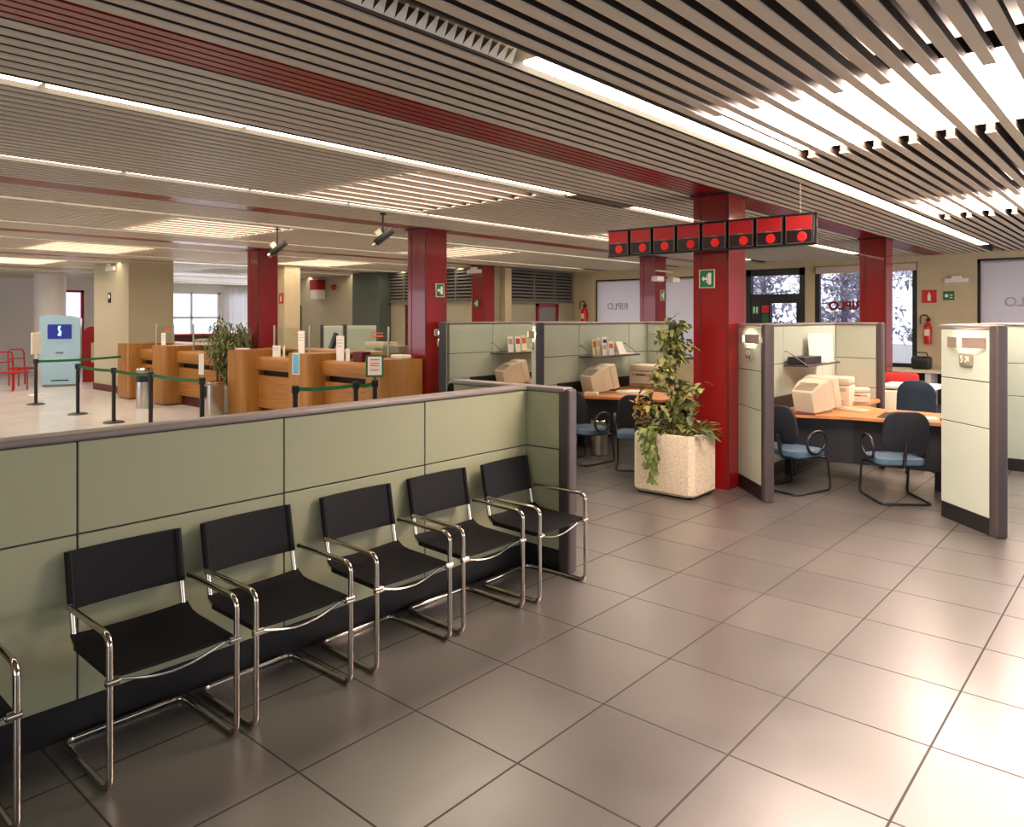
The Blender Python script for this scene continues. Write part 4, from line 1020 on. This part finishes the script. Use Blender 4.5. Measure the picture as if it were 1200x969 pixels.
# ------------------------------------------------------------------ teller counters
def rounded_poly(x0, x1, y0, y1, r, corners):
    """corners: subset of 'a'(x0,y0) 'b'(x1,y0) 'c'(x1,y1) 'd'(x0,y1)"""
    out = []
    for k, (cx, cy, a0) in {'a': (x0, y0, PI), 'b': (x1, y0, 1.5*PI), 'c': (x1, y1, 0), 'd': (x0, y1, PI/2)}.items():
        if k in corners:
            ox = cx+(r if cx == x0 else -r); oy = cy+(r if cy == y0 else -r)
            for j in range(9):
                a = a0+PI/2*j/8; out.append((ox+r*math.cos(a), oy+r*math.sin(a)))
        else: out.append((cx, cy))
    return out
def counter(label, y1, yp, y0, endp=None, slot=True):
    """pillar from y1 down to yp, then recessed desk to y0"""
    t = thing('teller_counter', label, 'counter', (7.1, (y0+y1)/2, 0))
    XF = 6.76
    MB().prism(rounded_poly(XF, 7.75, yp, y1, .09, 'ad'), 0.03, 1.22).build('pillar', M['oakv'], t)
    MB().prism(rounded_poly(XF+.03, 7.7, yp+.03, y1-.03, .08, 'ad'), 0, 0.03).build('plinth', M['plinthred'], t)
    b = MB(); pr = [(7.03, .87), (7.015, .89), (7.0, 1.04), (7.01, 1.075), (7.035, 1.1), (7.08, 1.11), (7.75, 1.11), (7.75, .87)]
    SW = Matrix(((1, 0, 0, 0), (0, 0, 1, 0), (0, 1, 0, 0), (0, 0, 0, 1)))
    b.prism(pr, y0, yp, T=SW); b.build('desk_top', M['oakh'], t)
    box(7.16, 7.6, y0, yp, .77, .87).build('slot', M['slot'], t, smooth=False)
    MB().rbox(7.05, 7.6, y0, yp, .2, .77, .01, 1).build('front_panel', M['oakh'], t, smooth=False)
    box(7.12, 7.6, y0, yp, 0, .2).build('kickboard', M['plinthred'], t, smooth=False)
    if endp:
        MB().prism(rounded_poly(XF, 7.29, endp[1], endp[0], .4, 'a'), .03, 1.2).build('end_pillar', M['oakv'], t)
        MB().prism(rounded_poly(XF+.03, 7.27, endp[1]+.03, endp[0], .38, 'a'), 0, .03).build('plinth', M['plinthred'], t)
    MB().rbox(7.5, 8.1, y0, y1, 1.19, 1.23, .008, 1).build('rear_ledge', M['oakh'], t, smooth=False)
    return t
counter('oak teller counter farthest left, in front of the beige pillar', 17.75, 17.1, 15.98)
counter('oak teller counter left of the ficus, second from the left', 15.96, 15.32, 13.75)
counter('oak teller counter right of the ficus, with a tall left pillar', 12.83, 12.22, 10.86)
counter('oak teller counter at right with rounded end beside the red column', 10.84, 10.2, 8.76, (8.76, 8.12))
def glass_screen(y0, y1, label, txt=True, x=7.3):
    t = thing('glass_screen', label, 'glass screen', (x, (y0+y1)/2, 1.11))
    box(x-.004, x+.004, y0, y1, 1.13, 1.62).build('pane', M['screenglass'], t, smooth=False)
    for y in (y0, y1): MB().lathe([(.016, 0), (.016, .54), (.012, .55)], 12, (x, y, 1.11)).build('post', M['steel'], t)
    if txt: MB().box(x-.006, x-.0045, y0+.12, y0+.42, 1.5, 1.525).box(x-.006, x-.0045, y0+.12, y0+.42, 1.55, 1.57).build('orange_print', M['orange'], t, smooth=False)
    return t
glass_screen(16.1, 16.95, 'clear glass screen on the farthest left teller counter')
glass_screen(13.9, 15.2, 'clear glass screen on the second teller counter, by the ficus')
glass_screen(11.0, 12.1, 'clear glass screen on the counter right of the ficus')
glass_screen(8.9, 10.1, 'clear glass screen on the right end teller counter')
def stand_card(x, y, z, w, h, m, label, marks=(), rz=0.0, name='display_card'):
    T = frame((x, y, z), (math.sin(rz), -math.cos(rz), 0), (0, 0, 1))
    t = thing(name, label, 'card', (x, y, z))
    MB().box(-w/2, w/2, 0, h, -.008, 0, T=T).build('sheet', M[m], t, smooth=False)
    MB().box(-w*.3, w*.3, 0, .012, -.07, -.004, T=T).build('foot', M['steel'], t, smooth=False)
    for (a, b, c, d, mm) in marks: MB().box(a*w, b*w, c*h, d*h, 0, .002, T=T).build('print', M[mm], t, smooth=False)
lines = [(-.35, .35, .82, .84, 'greytxt'), (-.35, .35, .7, .72, 'greytxt'), (-.35, .2, .58, .6, 'greytxt')]
stand_card(7.1, 16.15, 1.11, .2, .36, 'white', 'white upright notice on the farthest left counter', lines)
stand_card(6.85, 10.55, 1.22, .18, .36, 'white', 'white upright notice on the pillar of right end counter', lines)
stand_card(7.1, 9.85, 1.11, .2, .4, 'white', 'white upright notice on the right end counter left of red box', lines)
stand_card(7.12, 9.68, 1.11, .1, .2, 'white', 'small white card beside the red leaflet holder', lines)
stand_card(7.1, 11.7, 1.11, .17, .2, 'white', 'white leaflet on the counter right of the ficus', lines, .3)
stand_card(7.12, 11.5, 1.11, .12, .2, 'cream', 'cream leaflet leaning on the counter right of the ficus', [], -.3)
set_at(MB().rbox(7.12, 7.3, 9.32, 9.56, 1.11, 1.27, .01, 1), 'leaflet_holder', M['reddark'], 'dark red leaflet holder on the right end counter', 'leaflet holder', smooth=False)
set_at(MB().rbox(7.55, 7.75, 8.95, 9.35, 1.23, 1.36, .01, 1), 'cash_printer', M['plate'], 'grey printer box behind the right end counter', 'printer', smooth=False)
set_at(MB().rbox(7.6, 8.0, 9.5, 9.9, 1.23, 1.26, .01, 1).rbox(7.65, 7.95, 9.45, 9.95, 1.3, 1.4, .02, 2).box(7.75, 7.85, 9.6, 9.8, 1.24, 1.32), 'teller_terminal', M['beigepl'], 'cream teller terminal behind the right end counter', 'terminal')
set_at(MB().rbox(7.0, 7.2, 8.25, 8.5, 1.2, 1.26, .02, 2), 'tissue_box', M['white'], 'white box on the rounded counter end next to the red column', 'box')
set_at(MB().rbox(6.8, 6.98, 12.35, 12.6, 1.22, 1.25, .01, 1), 'desk_calendar', M['white'], 'small white block on the pillar right of the ficus', 'block')
T = frame((6.758, 10.56, .88), (0, -1, 0), (0, 0, 1))
nb = thing('blue_notice', 'sky blue notice with white border on oak counter pillar', 'notice', (6.757, 10.5, .88))
MB().box(-.1, .1, 0, .34, 0, .004, T=T).build('border', M['white'], nb, smooth=False); MB().box(-.085, .085, .012, .328, .004, .006, T=T).build('print', M['skyblue'], nb, smooth=False)
# office area behind counters
bc = thing('high_back_chair', 'black high-backed chair leaning behind the teller counter', 'chair', (8.7, 12.95, 0), rot(-0.9, 0.5))
pad(.5, .5, .09, .1, 0, Tm(0, 0, .5)).build('seat', M['blackplastic'], bc, world=False)
pad(.46, .8, .08, .15, -.03, back_T(.3, 1.12, .35)).build('backrest', M['blackplastic'], bc, world=False)
MB().lathe([(.03, .08), (.03, .46)], 12).build('gas_column', M['blackmetal'], bc, world=False)
for k in range(5):
    a = 2*PI*k/5; MB().tube([(0, 0, .1), (.3*math.cos(a), .3*math.sin(a), .02)], [.03, .018], 8).build('base_arm', M['blackmetal'], bc, world=False)
for (a, b, y, lab) in ((10.3, 10.9, 15.0, 'left'), (11.0, 11.95, 15.05, 'right')):
    t = thing('office_screen', 'low pale green office screen behind tellers, %s one' % lab, 'partition', ((a+b)/2, y, 0))
    MB().rbox(a, b, y-.03, y+.03, .1, 1.6, .01, 1).build('panel', M['panel'], t, smooth=False)
    for x in (a, b): MB().box(x-.02, x+.02, y-.04, y+.04, 0, 1.63).build('post', M['post'], t, smooth=False)
rb = thing('back_office_desk', 'long desk with white papers in the area behind tellers', 'desk', (9.85, 13.7, 0))
MB().rbox(9.1, 10.6, 13.35, 14.05, .98, 1.02, .01, 1).build('top', M['cream'], rb, smooth=False)
for x in (9.2, 10.5): MB().box(x-.03, x+.03, 13.4, 14.0, 0, .98).build('leg', M['deskdark'], rb, smooth=False)
set_at(MB().rbox(9.15, 9.5, 13.4, 13.75, 1.02, 1.14, .03, 2), 'paper_stack', M['white'], 'rounded white pile on the desk behind tellers', 'papers')
rw = thing('red_low_wall', 'dark red low wall across the far office under the bright window', 'low wall', (12, 22.5, 0))
MB().box(9.2, 13.98, 22.4, 22.55, 0, 1.25).build('wall_board', M['plinthred'], rw, smooth=False); MB().box(9.2, 13.98, 22.36, 22.59, 1.25, 1.3).build('cap', M['redfab'], rw, smooth=False)
set_at(MB().rbox(9.8, 10.6, 20.0, 20.4, 0, 1.2, .01, 1), 'filing_cabinet', M['beigepl'], 'cream filing cabinet seen through the ficus leaves', 'cabinet', smooth=False)
set_at(MB().rbox(11.3, 11.9, 20.2, 20.6, 0, 1.15, .01, 1), 'filing_cabinet', M['beigepl'], 'cream filing cabinet left of the farthest red column', 'cabinet', smooth=False)
hb = thing('alarm_box', 'red alarm box hung high behind the tellers', 'alarm', (13.8, 20.4, 2.4))
MB().rbox(13.7, 13.99, 20.2, 20.65, 2.68, 3.0, .02, 2).build('case', M['redfab'], hb); MB().box(13.72, 13.99, 20.2, 20.6, 2.4, 2.68).build('lower_sign', M['white'], hb, smooth=False)
set_at(MB().lathe([(.09, 0), (.09, .06), (.05, .12)], 16, T=frame((13.999, 19.7, 2.75), (0, -1, 0), (0, 0, 1))), 'alarm_bell', M['redfab'], 'small red alarm bell on the wall behind tellers', 'alarm')
# ficus, bins
fp = thing('potted_ficus', 'potted ficus with small leaves between the teller counters', 'plant', (7.05, 13.3, 0))
MB().lathe([(.2, 0), (.24, .04), (.27, .52), (.25, .54), (.24, .5), (.22, .46)], 24, (7.05, 13.3, 0)).build('pot', M['greenpot'], fp)
MB().lathe([(.24, .44), (.0, .47)], 20, (7.05, 13.3, 0)).build('soil', M['soil'], fp)
st = MB(); lf = MB()
for k in range(5): st.tube([(7.05+R.uniform(-.05, .05), 13.3+R.uniform(-.05, .05), .45), (7.05+R.uniform(-.15, .15), 13.3+R.uniform(-.2, .2), .95), (7.05+R.uniform(-.3, .3), 13.3+R.uniform(-.6, .6), 1.5)], [.014, .01, .004], 6)
for k in range(150):
    while True:
        p = Vector((R.uniform(-1, 1), R.uniform(-1, 1), R.uniform(-1, 1)))
        if p.length < 1: break
    c = Vector((7.05+p.x*.36, 13.3+p.y*.62, 1.2+p.z*.54))
    if c.z < 1.25: c.y = 13.3+(c.y-13.3)*.55
    for j in range(13):
        dd = rdir(); dd.z -= .5; leaf(lf, c+rdir()*.1, dd, (0, 0, 1), R.uniform(.09, .14), R.uniform(.026, .036))
st.build('stems', M['stem'], fp); lf.build('foliage', M['leafd'], fp, smooth=False)
def steel_bin(x, y, label, square=False):
    t = thing('ash_bin', label, 'bin', (x, y, 0))
    if square:
        MB().rbox(x-.14, x+.14, y-.17, y+.17, 0, .62, .02, 2).build('body', M['steel'], t)
        MB().rbox(x-.15, x+.15, y-.18, y+.18, .62, .66, .02, 2).build('lid', M['chrome'], t)
        MB().rbox(x-.17, x-.139, y-.05, y+.12, .38, .58, .01, 1).build('flap', M['blackplastic'], t)
    else:
        MB().lathe([(.15, 0), (.155, .01), (.155, .72), (.15, .73)], 24, (x, y, 0)).build('body', M['steel'], t)
        MB().lathe([(.157, .52), (.16, .53), (.16, .7), (.157, .71)], 24, (x, y, 0)).build('dark_band', M['blackplastic'], t)
        MB().lathe([(.16, .73), (.16, .76), (.12, .8)], 24, (x, y, 0)).build('lid', M['chrome'], t)
    return t
steel_bin(6.38, 15.35, 'round steel ash bin in front of the second oak counter')
steel_bin(6.52, 12.85, 'square steel bin with black flap right of the ficus pot', True)
# queue barrier
def barrier(x, y, h, label):
    t = thing('barrier_post', label, 'barrier post', (x, y, 0), 0)
    MB().lathe([(.17, 0), (.17, .012), (.12, .03), (.04, .035)], 28).build('base', M['blackmetal'], t, world=False)
    MB().lathe([(.032, .03), (.032, h-.08)], 16).build('pole', M['blackmetal'], t, world=False)
    MB().lathe([(.042, h-.1), (.048, h-.09), (.048, h-.01), (.04, h)], 16).build('belt_head', M['blackplastic'], t, world=False)
    return t
BP = [(5.13, 17.6), (5.13, 15.25), (5.13, 13.58), (5.13, 12.12), (5.13, 10.42)]
bl = ['farthest left, beside the blue kiosk', 'second from the left, in front of kiosk', 'third from the left, before the first counter', 'fourth, just in front of the steel ash bin', 'fifth, carrying a white sign left of the ficus']
b0 = barrier(*BP[0], .94, 'black belt barrier post ' + bl[0]); b0['group'] = 'belt barrier posts'
for k in range(1, 5): dup(b0, (*BP[k], 0), 0, 'black belt barrier post ' + bl[k])
BQ = [(5.3, 8.3), (6.15, 8.18), (6.5, 8.22)]
for k, n in enumerate(('left of three before the right counters', 'middle of three before the right counters', 'under the green-framed sign by right counter end')): dup(b0, (*BQ[k], 0), 0, 'black belt barrier post ' + n)
def belt(a, b, za, zb, label):
    a = Vector((*a, za)); b = Vector((*b, zb)); d = (b-a).normalized(); s = Vector((-d.y, d.x, 0)).normalized()*.003
    mb = MB(); N = 10; vs = []
    for k in range(N+1):
        q = k/N; p = a.lerp(b, q)-Vector((0, 0, .018*4*q*(1-q)))
        for z in (-.025, .025): vs += [p+s+Vector((0, 0, z)), p-s+Vector((0, 0, z))]
    fs = []
    for k in range(N):
        i = k*4; j = i+4; fs += [(i, j, j+2, i+2), (i+1, i+3, j+3, j+1), (i+2, j+2, j+3, i+3), (i, i+1, j+1, j)]
    fs += [(0, 2, 3, 1), (N*4, N*4+1, N*4+3, N*4+2)]
    mb.add(vs, fs); set_at(mb, 'barrier_belt', M['greenbelt'], label, 'barrier belt', smooth=False)
belt((BP[0][0]+.045, BP[0][1]), (6.76, 17.5), .89, .93, 'green belt from leftmost post to the first oak counter')
for k, n in ((1, 'green belt between second and third posts from the left'), (2, 'green belt between third and fourth posts from the left'), (3, 'green belt running to the post with the white sign')):
    belt((BP[k][0], BP[k][1]-.045), (BP[k+1][0], BP[k+1][1]+.045), .89, .89, n)
belt((BQ[0][0]+.045, BQ[0][1]), (BQ[1][0]-.045, BQ[1][1]), .89, .89, 'green belt across the front of the right end counter')
belt((BQ[1][0]+.045, BQ[1][1]), (BQ[2][0]-.045, BQ[2][1]), .89, .89, 'short green belt to the post with green-framed sign')
ns = thing('post_sign', 'narrow white sign on top of fifth barrier post', 'sign', (5.13, 10.42, .94))
MB().box(5.12, 5.13, 10.36, 10.50, .98, 1.28).build('sheet', M['white'], ns, smooth=False); MB().box(5.125, 5.135, 10.41, 10.43, .93, 1.0).build('stem', M['steel'], ns, smooth=False)
gs = thing('framed_sign', 'green-framed notice standing on barrier post at right counter', 'sign', (6.5, 8.22, .94))
T = frame((6.5, 8.22, 1.13), (.8, -.6, 0), (0, 0, 1))
MB().rbox(-.12, .12, -.15, .15, -.01, .01, .006, 1, T=T).build('frame', M['greenbelt'], gs, smooth=False)
MB().box(-.095, .095, -.125, .13, .01, .013, T=T).build('sheet', M['white'], gs, smooth=False)
mk = MB()
for z in (.08, .03, .0, -.06): mk.box(-.06, .06, z, z+.012, .013, .015, T=T)
mk.build('print', M['signred'], gs, smooth=False)
MB().box(-.012, .012, -.2, -.15, -.006, .006, T=T).build('stem', M['blackmetal'], gs, smooth=False)
# kiosk
kk = thing('information_kiosk', 'pale blue self-service kiosk with dark screen at far left', 'kiosk', (7.0, 22.0, 0))
T = frame((7.0, 22.0, 0), (.92, -.40, 0), (0, 0, 1))
pr = [(-.28, 0), (.28, 0), (.28, .4), (.3, 1.7), (.22, 1.86), (-.25, 1.9), (-.45, 1.88), (-.46, .9), (-.42, 0)]
pr = [(-.42, .05), (.42, .05), (.45, .9), (.46, 1.78), (.25, 1.84), (-.2, 1.86), (-.46, 1.84), (-.45, .9)]
MB().prism(pr, -.25, .25, T=T).build('body', M['cyan'], kk, smooth=False)
MB().rbox(-.4, .4, 0, .06, -.24, .24, .01, 1, T=T).build('base', M['grey'], kk, smooth=False)
MB().rbox(-.28, .26, 1.24, 1.62, .25, .27, .01, 1, T=T).build('screen', M['screen'], kk, smooth=False)
MB().prism([(-.06, 1.33), (.02, 1.31), (.04, 1.42), (.0, 1.5), (.03, 1.58), (-.04, 1.58), (-.05, 1.5), (-.02, 1.42)], .27, .273, T=T).build('screen_figure', M['screenw'], kk, smooth=False)
MB().box(-.1, .08, .86, .9, .25, .26, T=T).build('card_slot', M['grey'], kk, smooth=False)
MB().box(-.2, .2, .14, .17, .25, .26, T=T).build('paper_slot', M['blackplastic'], kk, smooth=False)
atm = thing('red_cabinet', 'rounded red cabinet standing behind the blue kiosk', 'cabinet', (8.2, 22.9, 0))
MB().prism(rounded_poly(-.35, .35, 0.0, 1.55, .25, 'cd'), -.2, .2, T=frame((8.15, 22.6, 0), (.62, -.78, 0), (0, 0, 1))).build('body', M['redfab'], atm)
MB().box(-.1, .15, .55, 1.1, .2, .21, T=frame((8.15, 22.6, 0), (.62, -.78, 0), (0, 0, 1))).build('front_plate', M['cream'], atm, smooth=False)
set_at(MB().rbox(8.6, 9.2, 22.2, 22.9, 0, .42, .01, 1), 'red_box', M['redfab'], 'low red box between red cabinet and beige pillar', 'box', smooth=False)
rc2 = thing('red_bench_chair', 'red metal chair at the far left edge', 'chair', (5.75, 21.4, 0), .5)
pad(.5, .5, .05, .05, 0, Tm(0, 0, .45)).build('seat', M['redfab'], rc2, world=False)
for sx in (-1, 1):
    for sy in (-1, 1): MB().tube([(sx*.21, sy*.2, .45), (sx*.21, sy*.2, 0)], .018, 8).build('leg', M['redfab'], rc2, world=False)
MB().tube(fillet([(-.21, .22, .45), (-.21, .25, .95), (.21, .25, .95), (.21, .22, .45)], .12, 6), .018, 8).build('back_frame', M['redfab'], rc2, world=False)
MB().tube([(-.21, .24, .7), (.21, .24, .7)], .014, 8).build('back_bar', M['redfab'], rc2, world=False)
dup(rc2, (6.35, 22.9, 0), .3, 'red metal chair just left of the blue kiosk')
set_at(MB().rbox(-.17, .17, -.02, .02, 0, .5, .01, 1, T=Tm(5.75, 19.7, .95, .7)).box(-.02, .02, -.015, .015, -.95, 0, T=Tm(5.75, 19.7, .95, .7)).lathe([(.16, 0), (.16, .02), (.03, .03)], 16, (5.75, 19.7, 0)), 'notice_stand', M['white'], 'white notice stand behind the leftmost barrier post', 'notice stand', smooth=False)

# ------------------------------------------------------------------ outside
struct(box(XW+0.3, 60, -40, 60, -0.4, -0.15).build('floor_outside', M['ground'], smooth=False))
ob = thing('outside_building', 'pale building across the street beyond the windows', 'building', (38, 6, -0.15))
MB().box(38, 40, -12, 2.5, -0.15, 9).build('wall_block', M['outside'], ob, smooth=False)
wn = MB()
for k in range(6):
    for j in range(3): wn.box(37.96, 38.0, -11+k*2.2, -9.8+k*2.2, 1+j*2.8, 2.6+j*2.8)
wn.build('windows', M['grey'], ob, smooth=False)
def tree(x, y, h, label, seed):
    t = thing('street_tree', label, 'tree', (x, y, -.15), 0); Q = random.Random(seed)
    tk = MB(); lf = MB(); tk.tube([(x, y, -.15), (x+.1, y, h*.4), (x, y+.1, h*.75)], [.16, .12, .06], 8)
    for k in range(30):
        z = h*Q.uniform(.12, .75); a = Q.uniform(0, 2*PI); L = Q.uniform(.8, 1.9); e = Vector((x+L*math.cos(a), y+L*math.sin(a), z+Q.uniform(-.2, .8)))
        tk.tube([(x, y, z), e], [.035, .008], 5)
        for j in range(46):
            p = Vector((x, y, z)).lerp(e, Q.uniform(.15, 1.05))+Vector((Q.uniform(-.3, .3), Q.uniform(-.3, .3), Q.uniform(-.3, .3)))
            dd = Vector((Q.uniform(-1, 1), Q.uniform(-1, 1), Q.uniform(-1, .3))); leaf(lf, p, dd, (0, 0, 1), Q.uniform(.14, .26), Q.uniform(.08, .13))
    tk.build('trunk', M['bark'], t); lf.build('foliage', M['leafout'], t, smooth=False)
tree(24.5, 7.6, 5.0, 'bare-looking street tree seen through left part of the lettered window', 3)
tree(26.0, 4.6, 5.5, 'street tree seen through right part of the lettered window', 4)
tree(25.5, 10.6, 5.5, 'street tree seen through the glass of the dark door', 5)
tree(31.5, 9.2, 6.5, 'tall pale street tree behind the others, mid lettered window', 6)
tree(32.0, 4.0, 6.5, 'pale street tree seen right of the window column', 8)

# ------------------------------------------------------------------ lights, world, camera
w = bpy.data.worlds.new('World'); SC.world = w; w.use_nodes = True
bgn = w.node_tree.nodes['Background']; bgn.inputs['Color'].default_value = (0.80, 0.84, 1.0, 1); bgn.inputs['Strength'].default_value = 1.7
def area(name, loc, direction, sx, sy, power, col):
    l = bpy.data.lights.new(name, 'AREA'); l.shape = 'RECTANGLE'; l.size = sx; l.size_y = sy; l.energy = power; l.color = col
    o = bpy.data.objects.new(name, l); COL.objects.link(o); o.location = loc; o.rotation_euler = Vector(direction).to_track_quat('-Z', 'Y').to_euler(); return o
area('daylight_near_window', (12.5, -4.95, 1.7), (0, 1, -0.12), 6.5, 2.2, 240, (1.0, 0.90, 0.84))
area('rear_fill_lamp', (-4.95, -1.5, 1.7), (1, 0.1, -0.1), 4.5, 2.2, 90, (1.0, 0.97, 0.93))  # added fill for faces turned to the left wall; no window known here
area('left_fill_lamp', (-4.95, 19, 1.7), (1, 0, -0.1), 9, 2.2, 70, (0.96, 0.97, 1.0))  # added fill brightening the left hall; its window is made up
area('daylight_far_window', (14.9, 28.3, 1.75), (0, -1, -0.1), 4.8, 2.0, 160, (0.98, 0.97, 1.0))
cd = bpy.data.cameras.new('Camera'); co = bpy.data.objects.new('Camera', cd); COL.objects.link(co); SC.camera = co
yaw = 0.7176
co.location = (0, 0, 1.8); co.rotation_euler = (PI/2, 0, -(PI/2-yaw))
cd.sensor_width = 36; cd.sensor_fit = 'HORIZONTAL'; cd.lens = 874.5/1200*36
cd.shift_x = -(602-600)/1200; cd.shift_y = (372-484.5)/1200; cd.clip_end = 200
vs = SC.view_settings; vs.view_transform = 'Standard'; vs.look = 'None'; vs.gamma = 1; vs.use_curve_mapping = False; vs.exposure = 0.0
vs.exposure = 0.12
SC.cycles.use_denoising = True
SC.cycles.max_bounces = 8; SC.cycles.transparent_max_bounces = 16
SC.cycles.sample_clamp_indirect = 6
